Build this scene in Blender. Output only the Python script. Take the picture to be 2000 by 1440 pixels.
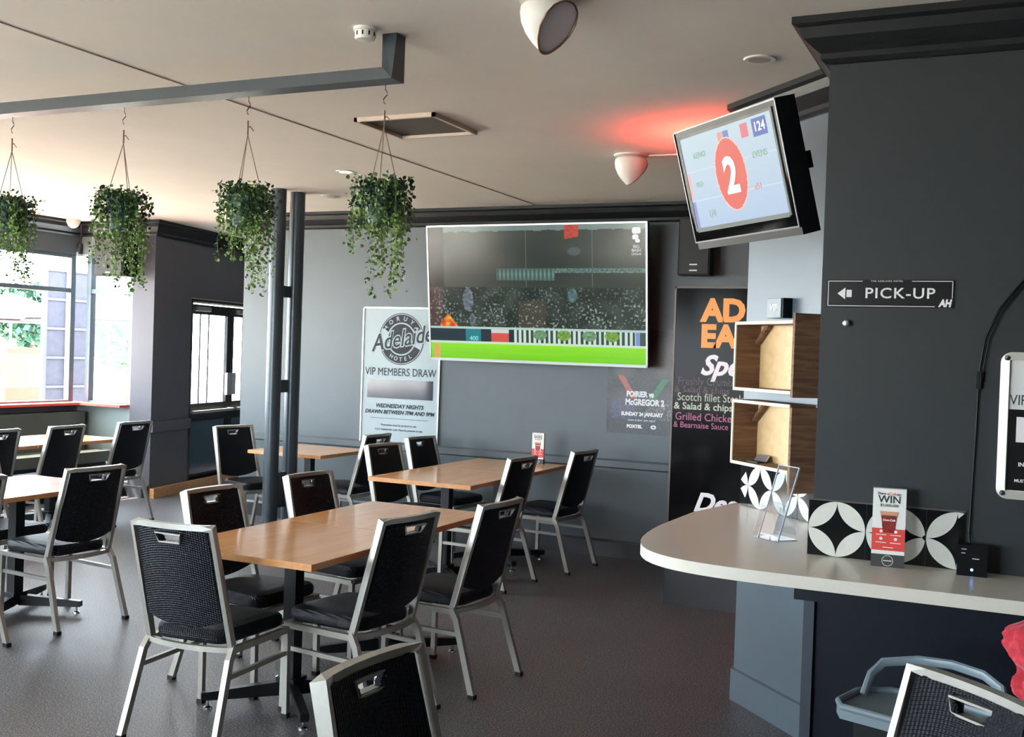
import bpy, bmesh, math, random
from mathutils import Vector, Matrix
R=math.radians; PI=math.pi
S=bpy.context.scene; COL=S.collection
for o in list(bpy.data.objects): bpy.data.objects.remove(o)
rnd=random.Random(7)
H=2.87      # ceiling height
# ------------------------------------------------------------ camera
PT,RL,YW=R(.92),R(-1.92),R(25.0)
r0=Vector((math.cos(YW),math.sin(YW),0)); f0=Vector((-math.sin(YW),math.cos(YW),0)); u0=Vector((0,0,1))
fw=f0*math.cos(PT)-u0*math.sin(PT); up=u0*math.cos(PT)+f0*math.sin(PT)
right=r0*math.cos(RL)-up*math.sin(RL); upv=r0*math.sin(RL)+up*math.cos(RL)
cam=bpy.data.objects.new('camera',bpy.data.cameras.new('camera')); COL.objects.link(cam)
m=Matrix.Identity(4)
for i in range(3): m[i][0]=right[i]; m[i][1]=upv[i]; m[i][2]=-fw[i]
m[0][3],m[1][3],m[2][3]=0,0,1.65
cam.matrix_world=m; cam.data.sensor_width=36; cam.data.lens=36*2100/2000; cam.data.clip_start=.05; cam.data.clip_end=200
S.camera=cam
# ------------------------------------------------------------ world, sun, exposure
W=bpy.data.worlds.new('world'); S.world=W; W.use_nodes=True
bg=W.node_tree.nodes['Background']; bg.inputs[0].default_value=(.80,.92,1.0,1); bg.inputs[1].default_value=25
def light(name,kind,loc,energy,color=(1,1,1),rot=None,**k):
    l=bpy.data.lights.new(name,kind); l.energy=energy; l.color=color
    for a,b in k.items(): setattr(l,a,b)
    o=bpy.data.objects.new(name,l); COL.objects.link(o); o.location=loc
    if rot: o.rotation_euler=rot
    return o
sd=Vector((.42,.30,-1)).normalized()
sun=light('sun','SUN',(-20,0,20),46,(1,.92,.80),angle=R(1)); sun.rotation_euler=sd.to_track_quat('-Z','Y').to_euler()
def portal(name,loc,rot,sx,sy):
    o=light(name,'AREA',loc,1,rot=rot,shape='RECTANGLE',size=sx,size_y=sy); o.data.cycles.is_portal=True
portal('window_portal',(-9.3,3.0,1.74),(0,R(-90),0),1.6,11.0)
portal('corner_window_portal',(-8.63,8.72,1.74),(R(-90),0,0),.5,1.6)
portal('added_rear_window_portal',(-4.75,-3.2,1.7),(R(90),0,0),4.5,2.0)
S.view_settings.view_transform='Standard'; S.view_settings.look='None'; S.view_settings.gamma=1
S.view_settings.exposure=0.0; S.view_settings.use_curve_mapping=False
# ------------------------------------------------------------ materials
def lin(c):
    def f(v):
        v/=255.; return v/12.92 if v<=.04045 else ((v+.055)/1.055)**2.4
    return tuple(f(v) for v in c)
MC={}
def mat(name,col,rough=.5,metal=0,spec=.5,var=0,vs=20,bump=0,bs=60,emit=None,es=1,srgb=True,coat=0,stretch=None,sheen=0):
    if name in MC: return MC[name]
    m=bpy.data.materials.new(name); m.use_nodes=True; nt=m.node_tree; b=nt.nodes['Principled BSDF']
    c=lin(col) if srgb else col
    b.inputs['Base Color'].default_value=(*c,1); b.inputs['Roughness'].default_value=rough; b.inputs['Metallic'].default_value=metal
    b.inputs['Specular IOR Level'].default_value=spec; b.inputs['Coat Weight'].default_value=coat; b.inputs['Sheen Weight'].default_value=sheen
    if emit is not None:
        b.inputs['Emission Color'].default_value=(*lin(emit),1); b.inputs['Emission Strength'].default_value=es
    if var or bump:
        tc=nt.nodes.new('ShaderNodeTexCoord'); src=tc.outputs['Object']
        if stretch:
            mp=nt.nodes.new('ShaderNodeMapping'); mp.inputs['Scale'].default_value=stretch; nt.links.new(src,mp.inputs['Vector']); src=mp.outputs['Vector']
    if var:
        n=nt.nodes.new('ShaderNodeTexNoise'); n.inputs['Scale'].default_value=vs; n.inputs['Detail'].default_value=6; n.inputs['Roughness'].default_value=.65
        nt.links.new(src,n.inputs['Vector'])
        rp=nt.nodes.new('ShaderNodeValToRGB'); rp.color_ramp.elements[0].position=.3; rp.color_ramp.elements[1].position=.7
        rp.color_ramp.elements[0].color=(*[v*(1-var) for v in c],1); rp.color_ramp.elements[1].color=(*[min(1,v*(1+var)) for v in c],1)
        nt.links.new(n.outputs['Fac'],rp.inputs['Fac']); nt.links.new(rp.outputs['Color'],b.inputs['Base Color'])
    if bump:
        n2=nt.nodes.new('ShaderNodeTexNoise'); n2.inputs['Scale'].default_value=bs; n2.inputs['Detail'].default_value=3; nt.links.new(src,n2.inputs['Vector'])
        bp=nt.nodes.new('ShaderNodeBump'); bp.inputs['Strength'].default_value=bump; bp.inputs['Distance'].default_value=.01
        nt.links.new(n2.outputs['Fac'],bp.inputs['Height']); nt.links.new(bp.outputs['Normal'],b.inputs['Normal'])
    MC[name]=m; return m
def glow(name,col,s):
    return mat(name,(0,0,0),emit=col,es=s)
def glassmat(name='window_glass',tint=(1,1,1),k=1.0):
    if name in MC: return MC[name]
    m=bpy.data.materials.new(name); m.use_nodes=True; nt=m.node_tree; nt.nodes.remove(nt.nodes['Principled BSDF'])
    out=nt.nodes['Material Output']; t=nt.nodes.new('ShaderNodeBsdfTransparent'); t.inputs[0].default_value=(*tint,1)
    g=nt.nodes.new('ShaderNodeBsdfGlossy'); g.inputs['Roughness'].default_value=.02
    fr=nt.nodes.new('ShaderNodeFresnel'); fr.inputs[0].default_value=1.45
    mu=nt.nodes.new('ShaderNodeMath'); mu.operation='MULTIPLY'; mu.inputs[1].default_value=k
    mx=nt.nodes.new('ShaderNodeMixShader'); ge=nt.nodes.new('ShaderNodeNewGeometry'); iv=nt.nodes.new('ShaderNodeMath'); iv.operation='SUBTRACT'; iv.inputs[0].default_value=1; m3=nt.nodes.new('ShaderNodeMath'); m3.operation='MULTIPLY'
    nt.links.new(ge.outputs['Backfacing'],iv.inputs[1]); nt.links.new(fr.outputs[0],mu.inputs[0]); nt.links.new(mu.outputs[0],m3.inputs[0]); nt.links.new(iv.outputs[0],m3.inputs[1]); nt.links.new(m3.outputs[0],mx.inputs[0])
    nt.links.new(t.outputs[0],mx.inputs[1]); nt.links.new(g.outputs[0],mx.inputs[2]); nt.links.new(mx.outputs[0],out.inputs[0])
    MC[name]=m; return m
def attrmat(name,rough=.5,emit=0,spec=.5,coat=0):
    if name in MC: return MC[name]
    m=bpy.data.materials.new(name); m.use_nodes=True; nt=m.node_tree; b=nt.nodes['Principled BSDF']
    a=nt.nodes.new('ShaderNodeAttribute'); a.attribute_name='paint'
    b.inputs['Roughness'].default_value=rough; b.inputs['Specular IOR Level'].default_value=spec; b.inputs['Coat Weight'].default_value=coat
    if emit:
        b.inputs['Base Color'].default_value=(.01,.01,.01,1); nt.links.new(a.outputs['Color'],b.inputs['Emission Color']); b.inputs['Emission Strength'].default_value=emit
    else: nt.links.new(a.outputs['Color'],b.inputs['Base Color'])
    MC[name]=m; return m
def vinylmat():
    m=bpy.data.materials.new('embossed_black_vinyl'); m.use_nodes=True; nt=m.node_tree; b=nt.nodes['Principled BSDF']
    b.inputs['Base Color'].default_value=(.005,.006,.010,1); b.inputs['Roughness'].default_value=.42; b.inputs['Specular IOR Level'].default_value=.22
    tc=nt.nodes.new('ShaderNodeTexCoord'); sp=nt.nodes.new('ShaderNodeSeparateXYZ'); nt.links.new(tc.outputs['Object'],sp.inputs[0])
    def M(op,a,c=None):
        n=nt.nodes.new('ShaderNodeMath'); n.operation=op
        for i,v in enumerate((a,c)):
            if v is None: continue
            if isinstance(v,(int,float)): n.inputs[i].default_value=v
            else: nt.links.new(v,n.inputs[i])
        return n.outputs[0]
    yz=M('ADD',sp.outputs['Y'],sp.outputs['Z'])
    a=M('SINE',M('MULTIPLY',M('ADD',M('MULTIPLY',sp.outputs['X'],.7),yz),430)); c=M('SINE',M('MULTIPLY',M('SUBTRACT',M('MULTIPLY',sp.outputs['X'],.7),yz),430))
    h=M('MULTIPLY',a,c)
    bp=nt.nodes.new('ShaderNodeBump'); bp.inputs['Strength'].default_value=.55; bp.inputs['Distance'].default_value=.004
    nt.links.new(h,bp.inputs['Height']); nt.links.new(bp.outputs['Normal'],b.inputs['Normal']); return m
def carpetmat():
    m=bpy.data.materials.new('speckled_carpet'); m.use_nodes=True; nt=m.node_tree; b=nt.nodes['Principled BSDF']
    tc=nt.nodes.new('ShaderNodeTexCoord')
    v=nt.nodes.new('ShaderNodeTexNoise'); v.inputs['Scale'].default_value=130; v.inputs['Detail'].default_value=4; v.inputs['Roughness'].default_value=.7
    n=nt.nodes.new('ShaderNodeTexNoise'); n.inputs['Scale'].default_value=1.6; n.inputs['Detail'].default_value=5
    nt.links.new(tc.outputs['Object'],v.inputs['Vector']); nt.links.new(tc.outputs['Object'],n.inputs['Vector'])
    r=nt.nodes.new('ShaderNodeValToRGB'); e=r.color_ramp.elements; e[0].position=.42; e[0].color=(.03,.028,.03,1); e[1].position=.62; e[1].color=(.36,.36,.39,1)
    k=r.color_ramp.elements.new(.53); k.color=(.09,.088,.10,1)
    nt.links.new(v.outputs['Fac'],r.inputs['Fac'])
    mx=nt.nodes.new('ShaderNodeMix'); mx.data_type='RGBA'; mx.blend_type='MULTIPLY'; mx.inputs[0].default_value=.5
    r2=nt.nodes.new('ShaderNodeValToRGB'); r2.color_ramp.elements[0].position=.3; r2.color_ramp.elements[0].color=(.62,.60,.60,1); r2.color_ramp.elements[1].position=.7
    nt.links.new(n.outputs['Fac'],r2.inputs['Fac']); nt.links.new(r.outputs['Color'],mx.inputs[6]); nt.links.new(r2.outputs['Color'],mx.inputs[7])
    nt.links.new(mx.outputs[2],b.inputs['Base Color']); b.inputs['Roughness'].default_value=.42; b.inputs['Specular IOR Level'].default_value=.5
    bp=nt.nodes.new('ShaderNodeBump'); bp.inputs['Strength'].default_value=.35; bp.inputs['Distance'].default_value=.004; nt.links.new(v.outputs['Fac'],bp.inputs['Height']); nt.links.new(bp.outputs['Normal'],b.inputs['Normal'])
    return m
def woodmat(name,c1,c2,rough=.35,axis='Y',scale=1.0,coat=.0):
    if name in MC: return MC[name]
    m=bpy.data.materials.new(name); m.use_nodes=True; nt=m.node_tree; b=nt.nodes['Principled BSDF']
    tc=nt.nodes.new('ShaderNodeTexCoord'); mp=nt.nodes.new('ShaderNodeMapping'); nt.links.new(tc.outputs['Object'],mp.inputs['Vector'])
    mp.inputs['Scale'].default_value={'X':(1.2*scale,14*scale,14*scale),'Y':(14*scale,1.2*scale,14*scale),'Z':(14*scale,14*scale,1.2*scale)}[axis]
    n=nt.nodes.new('ShaderNodeTexNoise'); n.inputs['Scale'].default_value=3; n.inputs['Detail'].default_value=8; n.inputs['Distortion'].default_value=.6
    nt.links.new(mp.outputs['Vector'],n.inputs['Vector']); r=nt.nodes.new('ShaderNodeValToRGB')
    r.color_ramp.elements[0].position=.32; r.color_ramp.elements[0].color=(*lin(c1),1); r.color_ramp.elements[1].position=.68; r.color_ramp.elements[1].color=(*lin(c2),1)
    nt.links.new(n.outputs['Fac'],r.inputs['Fac']); nt.links.new(r.outputs['Color'],b.inputs['Base Color']); b.inputs['Roughness'].default_value=rough; b.inputs['Coat Weight'].default_value=coat
    MC[name]=m; return m
M_ceil=mat('ceiling_paint',(224,217,208),.8,spec=.2,var=.03,vs=2)
M_wall=mat('charcoal_wall_paint',(78,87,92),.42,spec=.45,var=.05,vs=3,bump=.05,bs=25)
M_wallr=mat('dark_wall_paint',(46,50,52),.5,spec=.25,var=.04,vs=3)
M_pier=mat('pillar_wall_paint',(84,84,92),.42,spec=.45,var=.04,vs=3)
M_diag=mat('blue_grey_wall_paint',(82,96,106),.38,spec=.5,var=.05,vs=4)
M_trim=mat('dark_trim_paint',(52,54,59),.35,spec=.5)
M_trimk=mat('black_cornice_paint',(28,30,33),.4,spec=.3)
M_carpet=carpetmat()
M_vinyl=vinylmat()
M_silver=mat('silver_frame_paint',(166,164,157),.36,metal=.5,var=.05,vs=40)
M_blkmetal=mat('black_metal',(24,25,28),.35,metal=.3)
M_rubber=mat('black_rubber',(15,15,16),.7)
M_chrome=mat('chrome',(205,205,210),.15,metal=1)
M_beech=woodmat('beech_laminate',(214,160,108),(226,178,128),.15,'Y',.6)
M_beechd=woodmat('beech_edge',(196,136,84),(208,152,100),.35,'Y',.6)
M_white=mat('white_plastic',(225,222,215),.4)
M_black=mat('black_plastic',(10,10,12),.35,spec=.25)
M_matblack=mat('matt_black',(14,15,17),.6,spec=.25)
M_glass=glassmat()
M_worktop=mat('counter_laminate',(206,202,190),.28,var=.02,vs=60,spec=.5)
M_navy=mat('navy_panel_paint',(14,20,32),.45,spec=.25,var=.04,vs=5)
M_red=mat('red_sill_paint',(214,70,52),.4)
M_alum=mat('aluminium',(190,194,196),.3,metal=.8)
M_olive=mat('olive_vinyl',(74,76,70),.33,var=.04,vs=5)
# ------------------------------------------------------------ helpers
def link(name,bm,m,parent=None,smooth=False,bev=0,seg=2):
    if bev: bmesh.ops.bevel(bm,geom=[e for e in bm.edges if e.calc_face_angle(0)>R(35)],offset=bev,segments=seg,affect='EDGES',clamp_overlap=True)
    bmesh.ops.recalc_face_normals(bm,faces=bm.faces)
    me=bpy.data.meshes.new(name); bm.to_mesh(me); bm.free()
    for x in (m if isinstance(m,(list,tuple)) else [m]): me.materials.append(x)
    if smooth or bev:
        for p in me.polygons: p.use_smooth=True
        if hasattr(me,'set_sharp_from_angle'): me.set_sharp_from_angle(angle=R(35))
    o=bpy.data.objects.new(name,me); COL.objects.link(o)
    if parent: o.parent=parent
    return o
def thing(name,label,cat,loc=(0,0,0),rz=0,group=None,mw=None):
    o=bpy.data.objects.new(name,None); COL.objects.link(o); o.empty_display_size=.1
    if mw is not None: o.matrix_world=mw
    else: o.location=loc; o.rotation_euler=(0,0,rz)
    return tag(o,label,cat,group)
def tag(o,label,cat,group=None,kind=None):
    o['label']=label; o['category']=cat
    if group: o['group']=group
    if kind: o['kind']=kind
    return o
def struct(name,bm,m,parent=None,label=None,**k):
    o=link(name,bm,m,parent,**k)
    if not parent: o['kind']='structure'
    if label: o['label']=label
    return o
def frame(o,u,v,n):
    m=Matrix.Identity(4); u,v,n=Vector(u).normalized(),Vector(v).normalized(),Vector(n).normalized()
    for i in range(3): m[i][0]=u[i]; m[i][1]=v[i]; m[i][2]=n[i]; m[i][3]=o[i]
    return m
def box(bm,x0,x1,y0,y1,z0,z1,mx=None,mi=0):
    vs=[bm.verts.new((x,y,z)) for z in (z0,z1) for y in (y0,y1) for x in (x0,x1)]
    fs=[bm.faces.new([vs[i] for i in q]) for q in ((0,2,3,1),(4,5,7,6),(0,1,5,4),(2,6,7,3),(0,4,6,2),(1,3,7,5))]
    for f in fs: f.material_index=mi
    if mx is not None: bmesh.ops.transform(bm,matrix=mx,verts=vs)
    return vs
def BX(*a,**k):
    bm=bmesh.new(); box(bm,*a,**k); return bm
def sweep(bm,pts,w,h=None,n=4,upr=(0,0,1),closed=False,rot=None,caps=True,mi=0):
    h=h or w; P=[Vector(p) for p in pts]; N=len(P); rings=[]; U=Vector(upr)
    for i in range(N):
        if closed: t=(P[(i+1)%N]-P[i-1]).normalized()
        elif i==0: t=(P[1]-P[0]).normalized()
        elif i==N-1: t=(P[-1]-P[-2]).normalized()
        else: t=((P[i+1]-P[i]).normalized()+(P[i]-P[i-1]).normalized()).normalized()
        s=t.cross(U)
        if s.length<1e-3: s=t.cross(Vector((0,1,0)))
        s.normalize(); q=s.cross(t).normalized()
        k=1.0
        if 0<i<N-1:
            c=(P[i+1]-P[i]).normalized().dot(t); k=min(1/max(c,.4),1.6)
        ring=[]
        for j in range(n):
            a=2*PI*j/n+(PI/4 if n==4 else 0); f=math.sqrt(2) if n==4 else 1
            ring.append(bm.verts.new(P[i]+s*math.cos(a)*f*w/2+q*math.sin(a)*f*h/2*k))
        rings.append(ring)
    L=N if closed else N-1
    for i in range(L):
        a,b=rings[i],rings[(i+1)%N]
        for j in range(n):
            f=bm.faces.new((a[j],a[(j+1)%n],b[(j+1)%n],b[j])); f.material_index=mi
    if caps and not closed: bm.faces.new(rings[0][::-1]); bm.faces.new(rings[-1])
def TB(pts,w,h=None,n=4,**k):
    bm=bmesh.new(); sweep(bm,pts,w,h,n,**k); return bm
def lathe(bm,prof,n=24,c=(0,0,0),mx=None,mi=0):
    rings=[]; allv=[]
    for r,z in prof:
        ring=[bm.verts.new((c[0]+r*math.cos(2*PI*j/n),c[1]+r*math.sin(2*PI*j/n),c[2]+z)) for j in range(n)] if r>1e-5 else [bm.verts.new((c[0],c[1],c[2]+z))]
        rings.append(ring); allv+=ring
    for a,b in zip(rings,rings[1:]):
        if len(a)==1 and len(b)==1: continue
        for j in range(n):
            if len(a)==1: f=bm.faces.new((a[0],b[(j+1)%n],b[j]))
            elif len(b)==1: f=bm.faces.new((a[j],a[(j+1)%n],b[0]))
            else: f=bm.faces.new((a[j],a[(j+1)%n],b[(j+1)%n],b[j]))
            f.material_index=mi
    if len(rings[0])>1: bm.faces.new(rings[0][::-1])
    if len(rings[-1])>1: bm.faces.new(rings[-1])
    if mx is not None: bmesh.ops.transform(bm,matrix=mx,verts=allv)
def prism(bm,poly,z0,z1,mi=0):
    a=[bm.verts.new((x,y,z0)) for x,y in poly]; b=[bm.verts.new((x,y,z1)) for x,y in poly]; n=len(poly)
    f=bm.faces.new(a[::-1]); f.material_index=mi; f=bm.faces.new(b); f.material_index=mi
    for i in range(n):
        f=bm.faces.new((a[i],a[(i+1)%n],b[(i+1)%n],b[i])); f.material_index=mi
def rrect(w,h,r,n=5,cx=0,cy=0):
    out=[]
    for sx,sy,a0 in ((1,1,0),(-1,1,90),(-1,-1,180),(1,-1,270)):
        for k in range(n+1):
            a=R(a0+90*k/n); out.append((cx+sx*(w/2-r)+r*math.cos(a),cy+sy*(h/2-r)+r*math.sin(a)))
    return out
def text(bm,body,size,x,y,z=.001,align='CENTER',shear=0,sx=1,bold=0,space=1,rot=0):
    c=bpy.data.curves.new('t','FONT'); c.body=body; c.size=size; c.align_x=align; c.align_y='CENTER'; c.extrude=.0006; c.offset=bold; c.shear=shear; c.space_character=space; c.resolution_u=3
    o=bpy.data.objects.new('t',c); COL.objects.link(o)
    dg=bpy.context.evaluated_depsgraph_get(); me=bpy.data.meshes.new_from_object(o.evaluated_get(dg))
    me.transform(Matrix.Translation((x,y,z))@Matrix.Rotation(rot,4,'Z')@Matrix.Diagonal((sx,1,1,1)))
    bm.from_mesh(me); bpy.data.objects.remove(o); bpy.data.curves.remove(c); bpy.data.meshes.remove(me)
def lettering(parent,mt,items,name='lettering'):
    for it in items:
        bm=bmesh.new(); text(bm,*it[0],**(it[1] if len(it)>1 else {})); link(name,bm,mt,parent)
def paintgrid(name,w,h,nx,ny,fn,m,parent,z=0):
    """a picture panel: one quad per cell, coloured by fn(u,v) in sRGB 0..255"""
    vs=[((i/nx-.5)*w,(j/ny-.5)*h,z) for j in range(ny+1) for i in range(nx+1)]; fs=[];cl=[]
    for j in range(ny):
        for i in range(nx):
            a=j*(nx+1)+i; fs.append((a,a+1,a+nx+2,a+nx+1)); cl.append((*lin(fn((i+.5)/nx,(j+.5)/ny)),1))
    me=bpy.data.meshes.new(name); me.from_pydata(vs,[],fs); at=me.color_attributes.new('paint','FLOAT_COLOR','CORNER')
    buf=[v for c in cl for _ in range(4) for v in c]; at.data.foreach_set('color',buf)
    me.materials.append(m); o=bpy.data.objects.new(name,me); COL.objects.link(o); o.parent=parent; return o
def copy_tree(o,parent=None):
    c=o.copy(); COL.objects.link(c); c.parent=parent
    for ch in list(o.children): copy_tree(ch,c)
    return c
def moulding(name,pts,prof,m,closed=False):
    """extrude a (out,down) profile along a wall line; 'out' is to the left of travel"""
    bm=bmesh.new(); N=len(pts); rings=[]
    for i,p in enumerate(pts):
        def nrm(a,b):
            d=Vector((b[0]-a[0],b[1]-a[1])).normalized(); return Vector((-d.y,d.x))
        if i==0: n=nrm(pts[0],pts[1]); k=1
        elif i==N-1: n=nrm(pts[-2],pts[-1]); k=1
        else:
            a,b=nrm(pts[i-1],p),nrm(p,pts[i+1]); n=(a+b).normalized(); k=1/max(n.dot(a),.3)
        rings.append([bm.verts.new((p[0]+n.x*o_*k,p[1]+n.y*o_*k,z)) for o_,z in prof])
    for a,b in zip(rings,rings[1:]):
        for j in range(len(prof)):
            bm.faces.new((a[j],a[(j+1)%len(prof)],b[(j+1)%len(prof)],b[j]))
    bm.faces.new(rings[0]); bm.faces.new(rings[-1][::-1])
    return struct(name,bm,m)
# ------------------------------------------------------------ room shell
ROOM=[(-9.25,-3.3),(4.2,-3.3),(4.2,12.5),(-9.03,12.5),(-8.29,8.65),(-9.25,8.65)]
bm=bmesh.new(); prism(bm,ROOM,-.1,0); struct('floor',bm,M_carpet)
bm=bmesh.new(); prism(bm,ROOM,H,H+.1); struct('ceiling',bm,M_ceil)
struct('wall_passage_end',BX(-9.1,-6.6,12.35,12.5,0,H),M_wall)
struct('wall_tv',BX(-6.75,4.2,8.3,8.45,0,H),M_wall)
struct('wall_passage',BX(-6.75,-6.6,8.45,12.5,0,H),M_wall)
struct('wall_right',BX(4.05,4.2,-3.3,8.3,0,H),M_wallr)
bm=bmesh.new(); box(bm,-9.3,-7.0,-3.3,-3.15,0,H); box(bm,-2.5,4.2,-3.3,-3.15,0,H); box(bm,-7.0,-2.5,-3.3,-3.15,0,.75); box(bm,-7.0,-2.5,-3.3,-3.15,2.65,H)
struct('wall_back',bm,M_wall)
# left window wall x=-9.1 : opening z .93..2.53
bm=bmesh.new(); box(bm,-9.25,-9.1,-3.3,8.6,0,.93); box(bm,-9.25,-9.1,-3.3,8.6,2.53,H); box(bm,-9.25,-9.1,-3.3,-2.4,.93,2.53)
struct('wall_left',bm,M_wall)
# corner window wall y=8.5, then pillar return
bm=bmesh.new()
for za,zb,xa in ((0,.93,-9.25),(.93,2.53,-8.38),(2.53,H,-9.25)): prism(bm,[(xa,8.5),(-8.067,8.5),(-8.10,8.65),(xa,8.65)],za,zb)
struct('wall_corner',bm,mat('lit_corner_wall_paint',(124,136,136),.45,var=.04,vs=3))  # wall paint lightened on this face: window light put into the colour
D=Vector((-.2,.98,0)).normalized(); Nn=Vector((.98,.2,0)).normalized(); P0=Vector((-8.06,8.48,0))
def dloc(t,off=0,z=0):
    p=P0+D*t+Nn*off; return Vector((p.x,p.y,z))
DF=frame(P0,D,(0,0,1),Nn)      # local x along the door wall, y up, z out into the room
def wbox(bm,t0,t1,z0,z1,o0,o1): box(bm,t0,t1,z0,z1,o0,o1,mx=DF)
bm=bmesh.new(); wbox(bm,.02,.76,0,H,-.25,0); wbox(bm,.76,3.1,2.08,H,-.25,-.03); wbox(bm,3.0,4.2,0,H,-.25,-.03)
struct('wall_door',bm,M_pier)
# block with pick-up wall
bm=bmesh.new(); prism(bm,[(-1.175,5.175),(-.64,4.64),(-.64,4.0),(4.2,4.0),(4.2,5.6),(-1.175,5.6)],0,H)
for f in bm.faces:
    n=f.normal; f.normal_update(); c=f.calc_center_median()
    f.material_index=1 if (abs(c.x+c.y-4.0)<.02) else 0
struct('wall_pickup',bm,[M_wallr,M_diag])
CP=[(0,H),(.12,H),(.12,H-.025),(.10,H-.035),(.085,H-.07),(.05,H-.10),(.03,H-.115),(.03,H-.135),(.015,H-.15),(0,H-.15)]
moulding('trim_1',[(-1.175,5.62),(-1.175,5.175),(-.64,4.64),(-.64,4.0),(4.0,4.0)][::-1],CP,M_trimk)
moulding('trim_2',[(4.0,8.3),(-6.75,8.3),(-6.75,12.3)],CP,M_trimk)
a=dloc(4.0); moulding('trim_3',[(a.x,a.y),(-8.06,8.5),(-9.1,8.5),(-9.1,-3.1)],CP,M_trimk)
RP=[(0,.80),(.012,.80),(.026,.785),(.026,.735),(.012,.722),(.012,.70),(0,.70)]
moulding('trim_4',[(4.0,8.3),(-6.75,8.3),(-6.75,12.3)],RP,M_wall)
a=dloc(.76,.0); moulding('trim_5',[(a.x,a.y),(-8.062,8.49)],[(0,.79),(.03,.79),(.03,.69),(0,.68)],M_pier)
SK=[(0,0),(.018,0),(.018,.12),(.008,.14),(0,.14)]
moulding('baseboard_tv',[(4.0,8.3),(-6.75,8.3),(-6.75,12.3)],SK,M_trim)
moulding('baseboard_corner',[(-8.07,8.5),(-9.1,8.5)],SK,M_trimk)
moulding('baseboard_pickup',[(-1.175,5.6),(-1.175,5.175),(-.64,4.64),(-.64,4.0)][::-1],[(0,0),(.014,0),(.014,.15),(0,.155)],M_diag)
# timber kickboard at the pillar foot by the door
a=dloc(1.4,.03);b=dloc(.02,.03)
bm=bmesh.new(); wbox(bm,.03,3.0,0,.10,0,.05); struct('baseboard_door',bm,woodmat('pale_timber',(196,142,92),(214,168,120),.4,'X'))
# ceiling cover strip
struct('trim_6',BX(-3.645,-3.635,-3,8.2,H-.004,H),mat('joint_strip',(176,160,146),.7))
# ------------------------------------------------------------ windows
def window(name,mw,segs,z0,z1,zt,label):
    fr=thing(name,label,'window',mw=mw); fr['kind']='structure'; del fr['category']
    bm=bmesh.new(); L=segs[-1]
    for s in segs: box(bm,s-.03,s+.03,z0,z1,-.09,-.02)
    for z in (z0+.02,zt,z1-.02): box(bm,segs[0],L,z-.022,z+.022,-.085,-.025)
    link('window_frame',bm,mat('blue_grey_frame_paint',(70,84,92),.4),fr)
    for a,b in zip(segs,segs[1:]):
        for za,zb in ((z0+.04,zt-.02),(zt+.02,z1-.04)): link('pane',BX(a+.03,b-.03,za,zb,-.06,-.054),M_glass,fr)
    return fr
# window 1: seen from the room u=+Y? (looking -X, right is +Y)
window('window_1',frame((-9.1,0,0),(0,1,0),(0,0,1),(1,0,0)),[-2.4,-.6,1.2,3.0,4.8,6.6,8.42],.93,2.53,2.14,'long window wall at left with aluminium frame and transom')
window('window_2',frame((-9.1,8.5,0),(1,0,0),(0,0,1),(0,-1,0)),[.1,.72],.93,2.53,2.14,'narrow corner window beside the grey pillar')
window('window_added_rear',frame((0,-3.15,0),(-1,0,0),(0,0,1),(0,1,0)),[2.5,4.0,5.5,7.0],.75,2.65,2.2,'unseen window wall added behind the camera to light the room')  # unseen rear window, added and sized for the light it gives the ceiling
bm=bmesh.new(); box(bm,-9.24,-8.93,-2.4,8.5,.93,.955); box(bm,-8.93,-8.36,8.36,8.64,.93,.955)
struct('trim_7',bm,M_red,label='red window sill board')
# ------------------------------------------------------------ doors
def door_leaf(name,t0,t1,label,flip):
    d=thing(name,label,'door',mw=frame(dloc(t0,-.10),D,(0,0,1),Nn)); d['kind']='structure'; del d['category']; w=t1-t0
    bm=bmesh.new(); st=.075
    box(bm,0,st,0,2.06,-.02,.02); box(bm,w-st,w,0,2.06,-.02,.02); box(bm,st,w-st,1.95,2.06,-.02,.02); box(bm,st,w-st,.74,.94,-.02,.02); box(bm,st,w-st,0,.14,-.02,.02)
    link('door_frame',bm,M_blkmetal,d,bev=.003)
    link('pane',BX(st,w-st,.94,1.95,-.004,.004),M_glass,d)
    link('lower_panel',BX(st,w-st,.14,.74,-.01,.01),mat('blue_tinted_panel',(58,78,92),.15),d)
    bm=bmesh.new()
    for k in (.33,.52): box(bm,w*k-.006,w*k+.006,.94,1.95,-.008,.008)
    link('glazing_bar',bm,M_blkmetal,d)
    bm=bmesh.new(); sweep(bm,[(.06,.85,.02),(.06,.85,.09),(w-.06,.85,.09),(w-.06,.85,.02)],.03,.05); link('push_bar',bm,M_silver,d)
    x=w-.05 if flip else .05
    link('lock_plate',BX(x-.05,x+.05,1.02,1.28,.02,.05),M_alum,d,bev=.004)
    link('door_closer',BX(.12,.45,1.985,2.035,.02,.07),M_silver,d,bev=.005)
door_leaf('door_1',.80,1.80,'glazed door leaf with push bar beside the grey pillar',True)
door_leaf('door_2',1.81,2.81,'second glazed door leaf, partly hidden by the poles',False)
bm=bmesh.new(); wbox(bm,.76,.80,0,2.08,-.18,.0); wbox(bm,2.81,3.0,0,2.08,-.18,.0); wbox(bm,.76,3.0,2.08,2.12,-.18,.02); struct('trim_8',bm,M_trimk)
bm=bmesh.new(); wbox(bm,.76,3.0,2.11,2.122,.0,.035); struct('trim_9',bm,M_silver)
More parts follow.
